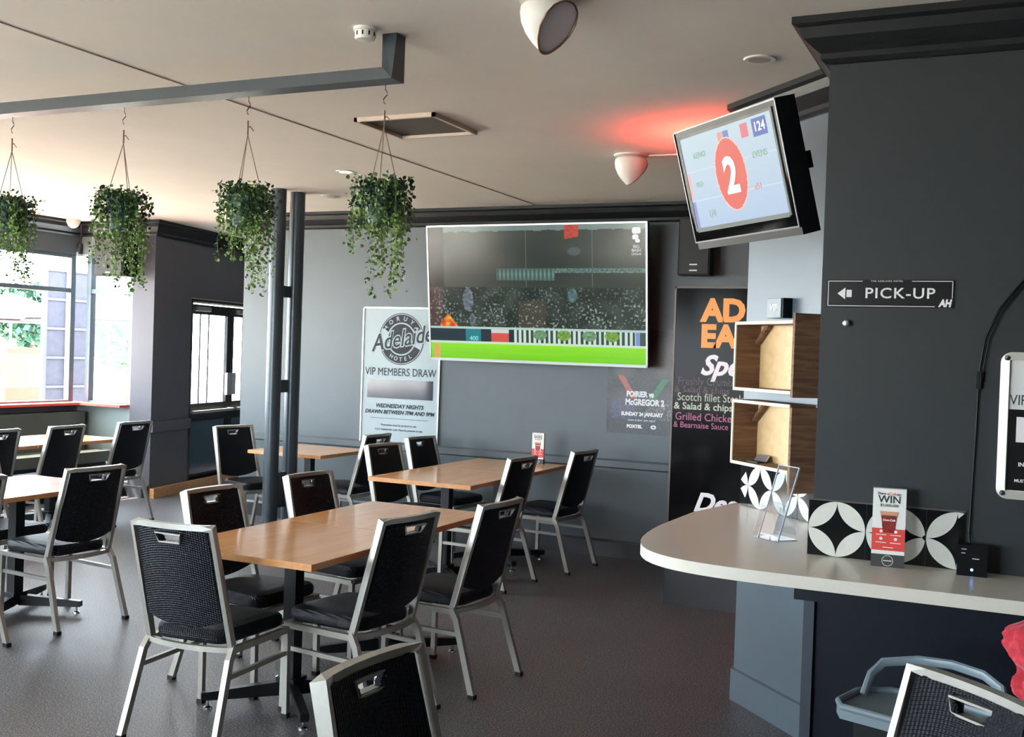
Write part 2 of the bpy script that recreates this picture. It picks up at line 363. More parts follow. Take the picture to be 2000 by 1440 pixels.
# ------------------------------------------------------------ chairs
def make_chair(name='dining_chair'):
    t=thing(name,'x','chair')
    def yb(z): return -.12-(z-.41)*.265
    def bow(x): return -.028*(1-(x/.2)**2)
    # seat pad
    bm=bmesh.new(); out=[]
    def ol(s):
        pts=[]; rr=.055
        for (cx,cy,a0) in ((.215-rr,.27-rr,0),(-.215+rr,.27-rr,90),(-.185+rr,-.125+rr,180),(.185-rr,-.125+rr,270)):
            for k in range(6):
                a=R(a0+18*k); pts.append(((cx+rr*math.cos(a))*s,(cy-.07+rr*math.sin(a))*s+.07))
        return [(x,y-(.03*(1-(x/.2)**2) if y<-.09 else 0)) for x,y in pts]
    rings=[]
    for s,z in ((.93,.408),(.985,.418),(1.0,.435),(.99,.455),(.94,.468),(.75,.478),(.4,.483)):
        rings.append([bm.verts.new((x,y,z)) for x,y in ol(s)])
    n=len(rings[0])
    for a,b in zip(rings,rings[1:]):
        for j in range(n): bm.faces.new((a[j],a[(j+1)%n],b[(j+1)%n],b[j]))
    bm.faces.new(rings[0][::-1]); bm.faces.new(rings[-1]); link('seat',bm,M_vinyl,t,smooth=True)
    # backrest panel with hand slot
    bm=bmesh.new(); nx,nz=24,22; V={}
    def zz(x,k):
        lo=.475+.035*(x/.18)**2; return lo+(.893-lo)*k/nz
    for i in range(nx+1):
        for k in range(nz+1):
            x=-.183+.366*i/nx; z=zz(x,k); V[i,k]=bm.verts.new((x*(1.03-.09*(z-.47)/.43),yb(z)+bow(x)-.012,z))
    for i in range(nx):
        for k in range(nz):
            xc=-.183+.366*(i+.5)/nx
            if abs(xc)<.062 and k in (nz-2,nz-3) and not (k==nz-3 and abs(xc)>.048): continue
            bm.faces.new((V[i,k],V[i+1,k],V[i+1,k+1],V[i,k+1]))
    bmesh.ops.delete(bm,geom=[v for v in bm.verts if not v.link_faces],context='VERTS')
    bmesh.ops.recalc_face_normals(bm,faces=bm.faces)
    bmesh.ops.solidify(bm,geom=bm.faces[:],thickness=.028); link('backrest',bm,M_vinyl,t,bev=.004,seg=2)
    # silver finger plate round the slot
    bm=bmesh.new(); z1,z0=.875,.838
    pts=[(-.064,z1),(.064,z1),(.052,z0),(-.052,z0)]
    sweep(bm,[(x,yb(z)+bow(x)-.001,z) for x,z in pts],.006,.034,upr=(0,1,0),closed=True); link('hand_slot',bm,M_silver,t)
    # back frame: uprights + bowed top bar
    bm=bmesh.new(); 
    top=[(-.188,yb(.905),.905)]+[(x,yb(.905)+bow(x)*.9,.905) for x in (-.15,-.1,-.05,0,.05,.1,.15)]+[(.188,yb(.905),.905)]
    sweep(bm,[(-.203,yb(.40),.40)]+top+[(.203,yb(.40),.40)],.022,.03,upr=(0,1,0)); link('back_frame',bm,M_silver,t)
    # seat frame
    bm=bmesh.new()
    rear=[(x,-.125-.035*(1-(x/.2)**2),.392) for x in (-.2,-.15,-.1,-.05,0,.05,.1,.15,.2)]
    sweep(bm,rear,.022,.022); 
    for s in (-1,1): sweep(bm,[(s*.208,-.13,.392),(s*.222,.262,.392)],.024,.026)
    sweep(bm,[(-.22,.258,.392),(.22,.258,.392)],.024,.024); link('seat_frame',bm,M_silver,t)
    for s in (-1,1):
        l=link('leg',TB([(s*.222,.258,.39),(s*.224,.262,.012)],.024,.026,upr=(0,1,0)),M_silver,t); link('foot_cap',BX(s*.224-.015,s*.224+.015,.247,.277,0,.02),M_rubber,l)
        l=link('leg',TB([(s*.208,-.115,.405),(s*.214,-.15,.355),(s*.228,-.258,.012)],.024,.03,upr=(0,1,0)),M_silver,t); link('foot_cap',BX(s*.228-.015,s*.228+.015,-.275,-.243,0,.02),M_rubber,l)
    for s in (-1,1): link('stretcher',TB([(s*.221,.258,.29),(s*.217,-.17,.29)],.016,.02),M_silver,t)
    return t
proto=make_chair(); first=True
def chair(x,y,rz,label,group):
    global first
    c=proto if first else copy_tree(proto); first=False
    c.location=(x,y,0); c.rotation_euler=(0,0,R(rz)); c['label']=label; c['group']=group; return c
G='black vinyl chairs at the dining tables'
chair(-3.06,3.60,4,'black chair at the near head of the main table, woven back facing the camera',G)
chair(-2.63,4.13,82,'black chair on the right side of the main table, nearer of the two',G)
chair(-2.50,4.77,85.5,'black chair on the right side of the main table, farther of the two',G)
chair(-3.38,4.25,-94,'black chair on the left side of the main table, nearer of the two',G)
chair(-3.38,5.06,-95,'black chair on the left side of the main table, nearest the round poles',G)
chair(-1.09,2.13,-94,'black chair cut off at the bottom centre of the photo',G)
chair(-.23,2.50,137,'black chair in the bottom right corner in front of the grey high chair',G)
chair(-3.33,6.85,86,'black chair on the right side of the wall table, nearer of the two',G)
chair(-3.18,7.67,84,'rightmost black chair at the wall table, in front of the grey dado',G)
chair(-4.07,6.95,-99,'black chair on the left side of the wall table, nearer of the two',G)
chair(-4.19,7.74,-96,'black chair on the left side of the wall table, under the silver poster corner',G)
chair(-5.09,7.74,90,'black chair on the right of the small table behind the poles, mostly hidden',G)
chair(-5.96,7.47,-106,'black chair on the left of the small table, in front of the glazed door',G)
chair(-4.96,4.57,84,'black chair on the right side of the left glare-lit table, fully in view',G)
chair(-5.03,3.80,88,'black chair cut by the left photo edge beside the glare-lit table',G)
chair(-5.74,4.72,-92,'black chair on the far side of the glare-lit table, only its seat in view',G)
chair(-5.74,3.9,-90,'black chair on the far side of the glare-lit table, cut off at the photo edge',G)
chair(-7.31,7.25,90,'black chair at the window table, rightmost, beside the grey pillar',G)
chair(-7.31,6.47,95,'black chair at the window table, middle of the row of three',G)
chair(-7.31,5.83,88,'black chair at the window table, leftmost of the row of three',G)
# ------------------------------------------------------------ tables
def table(x0,x1,y0,y1,label,group,brot=0,h=.75,glare=False):
    cx,cy=(x0+x1)/2,(y0+y1)/2; w,d=(x1-x0)/2-.002,(y1-y0)/2-.002
    t=thing('dining_table',label,'table',(cx,cy,0),0,group)
    tp=link('tabletop',BX(-w,w,-d,d,h-.003,h),M_beech,t); link('edge_band',BX(-w-.001,w+.001,-d-.001,d+.001,h-.028,h-.003),M_beechd,t)
    link('top_bracket',BX(-.16,.16,-.16,.16,h-.04,h-.028),M_blkmetal,t)
    link('pedestal',BX(-.032,.032,-.032,.032,.06,h-.04),M_blkmetal,t,bev=.004)
    link('hub',BX(-.05,.05,-.05,.05,.05,.12),M_blkmetal,t,bev=.008)
    for k in range(4):
        a=R(45+90*k+brot); c,s=math.cos(a),math.sin(a); L=.40
        bm=bmesh.new(); mx=Matrix.Rotation(a,4,'Z')
        vs=box(bm,.03,L,-.024,.024,.04,.075)
        for v in vs:
            if v.co.x<.1 and v.co.z>.05: v.co.z=.105
            if v.co.x>.3: v.co.y*=.8
        bmesh.ops.transform(bm,matrix=mx,verts=bm.verts); arm=link('base_arm',bm,M_blkmetal,t,bev=.003)
        bm=bmesh.new(); lathe(bm,[(.022,0),(.02,.008),(.007,.014),(.007,.04)],14,(c*(L-.03),s*(L-.03),0)); link('levelling_foot',bm,M_chrome,arm)
    return t
TG='beech topped pedestal tables'
table(-3.36,-2.565,3.63,4.49,'beech topped pedestal table, nearer half of the main centre pair',TG)
table(-3.36,-2.60,4.495,5.34,'beech topped pedestal table, farther half of the main centre pair',TG,0)
table(-4.02,-3.22,6.32,7.16,'beech topped table under the big screen, nearer half of the pair',TG)
table(-4.02,-3.22,7.165,8.02,'beech topped table under the big screen, half touching the wall',TG)
table(-5.80,-5.06,7.24,7.98,'small square beech table behind the two round poles',TG)
table(-5.72,-4.98,4.14,4.98,'glare-lit table at left, half beside the fully visible chair',TG,-20)
table(-5.72,-4.98,3.28,4.13,'glare-lit table at left, half outside the photo edge',TG,-20)
table(-7.97,-7.22,6.35,7.28,'window table in front of the bench, half next to the pillar',TG)
table(-7.97,-7.22,5.40,6.34,'window table in front of the bench, half at the photo edge',TG)
# ------------------------------------------------------------ banquette
b=thing('banquette','long dark olive vinyl bench seat with padded back under the left window','bench',(-9.1,3.5,0))
link('base',BX(.04,.52,0,4.9,0,.36),M_matblack,b)
bm=BX(.02,.56,0,4.92,.36,.47); link('seat_cushion',bm,M_olive,b,bev=.03,seg=3)
bm=BX(.02,.20,0,4.92,.47,.86); link('back_cushion',bm,M_olive,b,bev=.035,seg=3)
# ------------------------------------------------------------ round poles
p=thing('twin_pole','pair of dark round steel poles joined by flat plates, floor to ceiling','column',(-5.3,7.03,0))
for y in (-.10,.10):
    bm=bmesh.new(); lathe(bm,[(.060,0),(.060,H)],32,(-.015 if y<0 else .02,y,0)); link('pole',bm,mat('slate_steel',(58,68,76),.3,metal=.2),p,smooth=True)
for z0,z1 in ((2.02,2.11),(1.26,1.36),(.34,.62)): link('joining_plate',BX(-.02,.025,-.08,.08,z0,z1),MC['slate_steel'],p)
# ------------------------------------------------------------ ceiling beam and hanging plants
b=thing('hanging_rail','dark square steel rail hung from the ceiling with plants on hooks','rail',(-2.245,3.62,H))
bm=bmesh.new(); sweep(bm,[(0,0,0),(0,0,-.155),(-5.2,0,-.155)],.065,.065,upr=(0,1,0)); link('rail',bm,mat('slate_rail',(52,60,66),.4),b)
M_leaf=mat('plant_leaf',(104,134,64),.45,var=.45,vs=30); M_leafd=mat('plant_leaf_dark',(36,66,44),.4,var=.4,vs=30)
M_rope=mat('jute_rope',(120,98,72),.8); M_pot=mat('dark_green_pot',(44,74,72),.5,var=.1,vs=10)
def plant(x,seed,label,zt=2.68,trail=.28):
    q=random.Random(seed); t=thing('hanging_plant',label,'plant',(x,3.62,0),0,'trailing plants hung from the ceiling rail')
    zr=2.265; r=.068
    bm=bmesh.new(); lathe(bm,[(.045,zr-.135),(.05,zr-.13),(r,zr-.01),(r+.005,zr),(r-.006,zr),(r-.01,zr-.03),(0,zr-.03)],20); link('pot',bm,M_pot,t,smooth=True)
    bm=bmesh.new(); zk=2.52
    for k in range(3):
        a=2*PI*k/3+seed; sweep(bm,[(0,0,zk),(math.cos(a)*r,math.sin(a)*r,zr)],.0035,n=5)
    sweep(bm,[(0,0,zk),(0,0,zk+.06)],.007,n=6)
    sweep(bm,[(0,0,zk+.03),(.012,.0,zk+.035),(.03,0,zk+.015)],.004,n=5)
    link('rope_hanger',bm,M_rope,t)
    bm=bmesh.new(); pts=[(0,0,zt),(0,0,zt-.02),(.008,0,zt-.03),(.009,0,zt-.04),(0,0,zt-.048),(-.008,0,zt-.056),(-.006,0,zt-.068),(0,0,zt-.075)]
    sweep(bm,pts,.004,n=6); link('hook',bm,M_blkmetal,t)
    bm=bmesh.new()
    def leaf(p,s,mi):
        a=q.uniform(0,2*PI); e=q.uniform(-.9,.9); d1=Vector((math.cos(a)*math.cos(e),math.sin(a)*math.cos(e),math.sin(e)))
        d2=d1.cross(Vector((q.uniform(-1,1),q.uniform(-1,1),q.uniform(-1,1)))).normalized(); nn=d1.cross(d2)*.18
        L=[(0,0,0),(.3,.42,1),(.7,.42,1),(1,0,0),(.7,-.42,1),(.3,-.42,1)]
        vs=[bm.verts.new(p+d1*(u*s)+d2*(w_*s)+nn*(c*s)) for u,w_,c in L]
        f=bm.faces.new((vs[0],vs[1],vs[2],vs[3])); f.material_index=mi; f=bm.faces.new((vs[0],vs[3],vs[4],vs[5])); f.material_index=mi
    for k in range(74):      # stems
        a=q.uniform(0,2*PI); rr=q.uniform(.05,.125); low=q.random()
        ln=q.uniform(.08,.20) if low<.45 else q.uniform(.16,trail+.03)*(1 if math.cos(a-1.0)>-.3 else .7)
        st=Vector((math.cos(a)*r*.6,math.sin(a)*r*.6,zr)); top=Vector((math.cos(a)*rr*.8,math.sin(a)*rr*.8,zr+q.uniform(.0,.05)))
        path=[st,top]; z=top.z; m_=int(ln/.02)+1; px,py=math.cos(a)*rr,math.sin(a)*rr
        for j in range(m_):
            z-=.02; px+=q.uniform(-.004,.004)-.0012*px*j*.3; py+=q.uniform(-.004,.004); path.append(Vector((px,py,z)))
        sweep(bm,path,.0018,n=3,mi=0)
        for p_ in path[1:]:
            for _ in range(2):
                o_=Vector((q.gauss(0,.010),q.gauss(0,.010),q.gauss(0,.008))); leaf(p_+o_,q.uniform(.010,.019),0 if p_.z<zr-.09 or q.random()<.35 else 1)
    for k in range(420):     # crown over the pot
        a=q.uniform(0,2*PI); rr=abs(q.gauss(.065,.03)); z=zr+q.uniform(-.09,.035)*(1 if rr>.06 else .3)+.02
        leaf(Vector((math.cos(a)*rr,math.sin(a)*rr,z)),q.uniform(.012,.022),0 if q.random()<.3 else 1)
    link('foliage',bm,[M_leaf,M_leafd],t)
plant(-2.277,3,'rightmost hanging plant, trailing green vine in front of the big screen',trail=.42)
plant(-2.947,5,'hanging vine plant beside the twin poles, second from the right',trail=.42)
plant(-3.64,8,'hanging vine plant in front of the wall speaker, second from the left',trail=.42)
plant(-4.343,13,'leftmost hanging plant in front of the bright window',trail=.36)
# ------------------------------------------------------------ big screen
def face_mw(c,yaw,tilt):
    u=Vector((math.cos(yaw),math.sin(yaw),0)); nh=Vector((math.sin(yaw),-math.cos(yaw),0))
    v=Vector((0,0,math.cos(tilt)))+nh*math.sin(tilt); return frame(c,u,v,u.cross(v))
tv=thing('television','huge wall television tilted forward, showing a cricket ground','television',mw=face_mw((-3.566,8.0,2.12),0,.123))
w,h=1.95,1.14
link('body',BX(-w/2,w/2,-h/2,h/2,-.05,-.004),M_black,tv,bev=.006)
bm=bmesh.new(); e=.014
for a in ((-w/2,-w/2+e,-h/2,h/2),(w/2-e,w/2,-h/2,h/2),(-w/2,w/2,-h/2,-h/2+.022),(-w/2,w/2,h/2-e,h/2)): box(bm,*a,-.006,.006)
link('bezel',bm,M_alum,tv)
q=random.Random(4)
crowd=[[q.random() for _ in range(160)] for _ in range(90)]
def mixc(a,b,k): return tuple(x+(y-x)*k for x,y in zip(a,b))
from mathutils import noise as NZ
def nz(x,y,k=0): return NZ.noise(Vector((x,y,k)))
def bigpic(u,v):
    i,j=int(u*159),int(v*89); n=crowd[j][i]
    if v<.125: return mixc((118,212,20),(146,232,40),v/.125+.3*nz(u*3,v*40))
    if v<.14: return (206,228,208)
    if v<.235:
        if .41<u<.955:
            for cx,cc in ((.53,(140,180,150)),(.64,(160,206,70)),(.755,(150,190,170)),(.855,(160,206,60))):
                if ((u-cx)/.032)**2+((v-.20)/.038)**2<1: return mixc(cc,(70,110,60),.5+.5*nz(u*90,v*60))
            return mixc((206,226,214),(48,74,64),0 if (u*44)%1<.5 else 1)
        if u>=.955: return (120,150,206) if u<.975 else (60,80,70)
        if .175<u<.25: return (30,128,140)
        if .30<u<.385: return (214,84,70) if v<.205 else (206,214,212)
        return (20,44,56)
    if v<.25: return (180,208,202)
    if v<.55:
        if .05<u<.14 and v<.25+.10*(1-abs(u-.09)/.05): return mixc((236,170,40),(206,60,24),.5+nz(u*40,v*30))
        for cx,cy,rx,ry,cc in ((.19,.455,.026,.085,(128,136,152)),(.19,.555,.012,.022,(160,166,160)),(.68,.49,.022,.05,(96,140,138)),(.21,.30,.014,.05,(120,150,160))):
            if ((u-cx)/rx)**2+((v-cy)/ry)**2<1: return mixc(cc,(60,74,78),.5+.8*nz(u*60,v*40))
        base=mixc((22,32,28),(52,66,56),.5+nz(u*14,v*9)); 
        if v<.45 and .43<u<.56: base=mixc(base,(84,68,54),.5)
        if u<.06: base=mixc(base,(110,50,56),.5)
        d=nz(u*95,v*58,2)+.5*nz(u*200,v*120,5)+.35*nz(u*9,v*7,9)
        k=min(1,max(0,(d-.22)*3.2)); return mixc(base,(158,176,164),k*(.85 if v<.43 else .5))
    if .60<v<.69 and .33<u<.60: return mixc((54,80,74),(112,150,142),(.5+.5*math.sin(u*330))*(1-abs(v-.645)*14))
    if .655<v<.69 and u>.6: return mixc((60,86,80),(104,138,130),.5+nz(u*160,v*60))
    if u<.075: return (22,26,22)
    c=mixc((34,44,40),(70,76,66),max(0,min(1,.5+.7*nz(u*3,v*5)+.3*(.5-u))))
    if abs(u-.47)<.002 or abs(u-.77)<.0015: c=(94,100,90)
    if v>.965+.01*nz(u*20,0): c=(108,128,124)
    if .648<u<.70+.01*v and v>.90+.25*(u-.648): return mixc((214,66,50),(150,50,44),.5+nz(u*60,v*60))
    if ((u-.69)/.03)**2+((v-.81)/.03)**2<1: return mixc(c,(110,128,140),.4)
    return c
paintgrid('picture',w-.03,h-.034,320,180,bigpic,attrmat('screen_glow',.15,emit=.95,spec=.3),tv,z=.001)
W_em=glow('screen_white',(250,250,250),.9)
bm=bmesh.new(); x0=.885
for k,(dx,dy,ww,hh) in enumerate([(0,.50,.07,.05),(-.008,.45,.05,.04),(.01,.42,.04,.03)]): prism(bm,rrect(ww,hh,.015,3,x0+dx,dy),.002,.004)
text(bm,'BIG',.035,x0,.375,.003); text(bm,'BASH',.032,x0,.345,.003); text(bm,'LEAGUE',.022,x0,.318,.003); link('score_logo',bm,W_em,tv)
bm=bmesh.new(); prism(bm,rrect(.06,.12,.01,3,-.90,-.49),.0015,.002); link('corner_badge',bm,glow('screen_orange',(230,170,70),.8),tv)
bm=bmesh.new(); text(bm,'400',.055,-.545,-.375,.003); link('fence_number',bm,glow('screen_cyan',(150,236,240),.9),tv)
link('wall_mount',BX(-.3,.3,-.25,.25,-.26,-.05),M_matblack,tv)
# ------------------------------------------------------------ posters on the tv wall
def wallthing(name,label,cat,x,z,y=8.3,off=.0,u=(1,0,0),n=(0,-1,0),group=None): return thing(name,label,cat,mw=frame((x,y,z),u,(0,0,1),n),group=group)
M_ink=mat('dark_print',(34,40,46),.5,spec=.2)
ps=wallthing('members_poster','silver framed members draw poster with round club emblem, left of the big screen','poster',-4.965,1.39)
link('backing',BX(-.405,.405,-.62,.62,.001,.012),mat('silver_poster',(150,164,168),.45,var=.04,vs=3),ps,bev=.002)
bm=bmesh.new()
for a in ((-.405,-.392,-.62,.62),(.392,.405,-.62,.62),(-.405,.405,-.62,-.607),(-.405,.405,.607,.62)): box(bm,*a,.010,.02)
link('frame',bm,M_alum,ps)
bm=bmesh.new(); cy=.335
def ring(bm,cx,cy,r1,r2,z,n=48,a0=0,a1=360,z2=None):
    vs=[[bm.verts.new((cx+rr*math.cos(R(a0+(a1-a0)*k/n)),cy+rr*math.sin(R(a0+(a1-a0)*k/n)),z)) for k in range(n+1)] for rr in (r1,r2)]
    for k in range(n): bm.faces.new((vs[0][k],vs[1][k],vs[1][k+1],vs[0][k+1]))
ring(bm,0,cy,.225,.232,.0135); ring(bm,0,cy,.148,.218,.0135,a0=25,a1=155); ring(bm,0,cy,.148,.218,.0135,a0=205,a1=335); ring(bm,0,cy,0.001,.135,.0135)
link('emblem',bm,M_ink,ps)
bm=bmesh.new(); M_pl=mat('pale_print',(150,164,168),.45)
for i,ch in enumerate('MORUYA'): 
    a=R(150-24*i); text(bm,ch,.055,math.cos(a)*.183,cy+math.sin(a)*.183,.015,rot=a-PI/2,bold=.001)
for i,ch in enumerate('HOTEL'):
    a=R(238+16*i); text(bm,ch,.05,math.cos(a)*.183,cy+math.sin(a)*.183,.015,rot=a+PI/2,bold=.001)
text(bm,'Adelaide',.215,0,cy+.0,.0148,shear=.35,bold=.010,rot=R(10),sx=.86)
link('emblem_lettering',bm,M_pl,ps)
lettering(ps,M_ink,[(('Adelaide',.21,0,cy+.0,.0162),dict(shear=.35,bold=.0015,rot=R(10),sx=.86)),(('VIP MEMBERS DRAW',.098,0,.035,.0135),dict(sx=.82)),(('WEDNESDAY NIGHTS',.05,0,-.27,.0135),dict(shear=.25,bold=.0015)),(('DRAWN BETWEEN 7PM AND 9PM',.047,0,-.325,.0135),dict(shear=.25,bold=.0015)),
  (('Promotion must be present to win',.026,0,-.44,.0135),),(("Can't redeem for cash. Must be present to win",.026,0,-.48,.0135),),(('AH',.09,.33,-.575,.0135),dict(bold=.006,shear=.2,sx=.8))])
bm=bmesh.new(); box(bm,-.34,.34,-.20,-.03,.012,.014); link('print_window',bm,mat('dark_gloss_print',(58,62,72),.12),ps)
bm=bmesh.new(); box(bm,-.3,.3,-.382,-.379,.012,.0135); link('rule',bm,M_ink,ps)
fp=wallthing('fight_poster','dark boxing event poster half hidden behind the big screen corner','poster',-2.70,1.435,y=8.298)
def fightpic(u,v):
    n=crowd[int(v*89)][int(u*159)]
    c=mixc((30,32,38),(62,64,70),max(0,v-.2)); 
    for s,cx in ((1,.22),(-1,.80)):     # two facing heads as grey blobs
        d=((u-cx)/.24)**2+((v-.74)/.24)**2
        if d<1: c=mixc((96,92,90),(46,44,46),d)
        d=((u-cx)/.30)**2+((v-.30)/.17)**2
        if d<1: c=mixc((70,66,70),(36,36,42),d)
    if abs((u-.22)-(.52-v)*.9)<.045 and .34<v<.56: c=(170,78,60)
    if abs((u-.78)+(.50-v)*.9)<.05 and .32<v<.54: c=(36,116,66)
    if .05<u<.42 and .14<v<.33 and n>.55: c=mixc(c,(70,80,150),.6)
    if .56<u<.95 and .14<v<.33 and n>.75: c=mixc(c,(210,210,214),.5)
    return mixc(c,(110,112,116),.35*n*n)
paintgrid('print',.60,.84,90,126,fightpic,attrmat('matt_print',.35),fp,z=.003)
link('paper',BX(-.3,.3,-.42,.42,0,.002),mat('poster_paper',(30,30,34),.4),fp)
lettering(fp,mat('white_print',(226,228,230),.5),[(('POIRIER vs',.062,-.02,-.10,.005),dict(bold=.003,sx=.8)),(('McGREGOR 2',.068,.02,-.165,.005),dict(bold=.003,sx=.8)),(('SUNDAY 24 JANUARY',.042,0,-.26,.005),dict(bold=.002,sx=.85)),(('MAIN EVENT 2PM AEDT',.022,0,-.31,.005),),(('FOXTEL',.036,-.06,-.36,.005),dict(bold=.002)),(('O',.04,.1,-.36,.005),dict(bold=.003,sx=1.3))])
# ------------------------------------------------------------ menu board partition
mb=thing('menu_board','tall black specials board on a free-standing partition by the counter','sign',mw=frame((-2.06,6.95,0),(1,0,0),(0,0,1),(0,-1,0)))
link('partition',BX(0,.80,.0,2.10,-.16,-.004),M_trimk,mb)
link('plinth',BX(-.002,.80,.0,.235,-.165,.012),M_trim,mb)
link('board',BX(.01,.79,.245,2.112,-.004,.004),mat('gloss_blackboard',(12,11,12),.12,spec=.06,var=.2,vs=2),mb)
bm=bmesh.new()
for a in ((0,.012,.24,2.118),(.788,.80,.24,2.118),(0,.80,2.106,2.118)): box(bm,*a,-.005,.009)
link('frame',bm,mat('dark_bronze',(70,62,56),.35,metal=.4),mb)
bm=bmesh.new(); M_or=mat('orange_print',(240,150,30),.4,emit=(240,150,30),es=.0)
text(bm,'AD',.20,.19,1.955,.006,align='LEFT',bold=.010); text(bm,'EA',.20,.185,1.785,.006,align='LEFT',bold=.010); link('headline',bm,M_or,mb)
lettering(mb,mat('white_letter',(236,232,236),.4),[(('Specials',.18,.19,1.595,.006),dict(align='LEFT',shear=.35,bold=.006)),(('Desserts',.17,.175,.69,.006),dict(align='LEFT',shear=.35,bold=.006))])
lettering(mb,mat('chalk_grey',(110,96,104),.8),[(('Freshly Crumbed',.072,.04,1.49,.006),dict(align='LEFT',sx=.85)),(('& Salad & chips',.06,.02,1.435,.006),dict(align='LEFT'))],'chalk_line')
lettering(mb,mat('chalk_white',(196,206,190),.8),[(('Scotch fillet Steak',.075,.04,1.385,.006),dict(align='LEFT',sx=.82)),(('& Salad & chips',.064,.02,1.325,.006),dict(align='LEFT',bold=.001))],'chalk_line')
lettering(mb,mat('chalk_pink',(190,120,160),.8),[(('Grilled Chicken',.072,.03,1.255,.006),dict(align='LEFT',sx=.9)),(('& Bearnaise Sauce',.056,.02,1.20,.006),dict(align='LEFT',sx=.9))],'chalk_line')
# ------------------------------------------------------------ speakers
def speaker(label,mw,w,h,d,bars=1):
    s=thing('wall_speaker',label,'speaker',mw=mw)
    link('cabinet',BX(-w/2,w/2,-h/2,h/2,-d,0),M_matblack,s,bev=.012)
    link('grille',BX(-w/2+.012,w/2-.012,-h/2+.012,h/2-.012,0,.008),mat('speaker_grille',(38,40,44),.7,var=.3,vs=300),s,bev=.004)
    bm=bmesh.new()
    for k in range(bars): box(bm,-.03,.03,-h/2+.03+.045*k,-h/2+.04+.045*k,.008,.011)
    link('badge',bm,M_white,s); link('wall_bracket',BX(-.04,.04,-.05,.05,-d-.12,-d),M_blkmetal,s); return s
speaker('black wall speaker right of the big screen above the menu board',frame((-2.25,8.05,2.50),(1,0,0),(0,0,1),(0,-1,0)),.25,.44,.12,2)
speaker('dark grey speaker hanging in the window corner behind a plant',frame((-8.25,8.05,2.50),(1,0,0),(0,0,1),(0,-1,0)),.38,.46,.24,1)
# ------------------------------------------------------------ small tilted tv on the angled wall
tv=thing('television','small tilted wall television showing a red number 2 ball','television',mw=face_mw((-1.053,4.30,2.383),-.765,.278))
w,h=.745,.485
link('body',BX(-w/2,w/2,-h/2-.03,h/2,-.085,-.004),M_black,tv,bev=.01)
bm=bmesh.new(); cols=[]
def edgepic(u,v):
    x=(u-.5)*w; y=(v-.5)*h
    return (16,17,20)
link('bezel',BX(-w/2,w/2,-h/2,h/2,-.004,.003),mat('glossy_bezel',(10,10,12),.06,spec=.06),tv,bev=.002)
bm=bmesh.new(); e=.006
for a in ((-w/2,-w/2+e,-h/2,h/2),(w/2-e,w/2,-h/2,h/2),(-w/2,w/2,-h/2,-h/2+e),(-w/2,w/2,h/2-e,h/2)): box(bm,*a,.002,.007)
link('bezel_rim',bm,mat('rim_metal',(96,98,102),.35,metal=.6),tv)
sw,sh=.66,.385
def kpic(u,v):
    x=(u-.5)*sw; y=(v-.5)*sh; c=mixc((206,224,232),(188,210,236),1-v)
    if ((x-.0)/.105)**2+((y+.0)/.143)**2<1: return (238,120,108)
    if ((x-.0)/.111)**2+((y+.0)/.149)**2<1: return (250,214,206)
    if .80<u<.95 and .80<v<.97: return (116,132,196)
    if .68<u<.76 and .82<v<.96: return (236,140,150)
    if .43<u<.485 and .83<v<.95: return (240,170,150)
    if .49<u<.55 and .83<v<.95: return (130,150,206)
    if u<.03 and .35<v<.62: return (240,190,180)
    if u<.035 and v<.3: return (150,160,210)
    if v>.30 and v<.31 : return (214,228,240)
    if v>.62 and v<.63 : return (214,228,240)
    return c
paintgrid('picture',sw,sh,132,78,kpic,attrmat('screen_glow_bright',.35,emit=.95,spec=.03),tv,z=.0055).location=(0,.012,0)
bm=bmesh.new()
for a in ((-sw/2-.012,-sw/2,-sh/2-.012,sh/2+.012),(sw/2,sw/2+.012,-sh/2-.012,sh/2+.012),(-sw/2,sw/2,-sh/2-.018,-sh/2),(-sw/2,sw/2,sh/2,sh/2+.01)): box(bm,a[0],a[1],a[2]+.012,a[3]+.012,.003,.008)
link('screen_surround',bm,mat('grey_surround',(120,124,124),.5,spec=.1),tv)
lettering(tv,W_em,[(('2',.20,.002,.0,.008),dict(bold=.007,sx=.95)),(('124',.05,.25,.16,.008),dict(bold=.001))],'ball_number')
lettering(tv,glow('screen_green',(120,180,140),.8),[(('KENO',.035,-.2,.12,.008),),(('RED',.03,-.24,-.0,.008),),(('EVENS',.035,.22,.06,.008),),(('1/4',.045,-.19,-.13,.008),)],'game_words')
lettering(tv,glow('screen_salmon',(240,130,100),.8),[(('x51',.035,.17,-.06,.008),)],'odds')
bm=bmesh.new(); sweep(bm,[(0,0,-.085),(0,0,-.20),(.06,.0,-.34)],.05,.07,upr=(0,1,0)); box(bm,-.12,.12,-.12,.12,-.11,-.085); link('wall_arm',bm,M_matblack,tv)
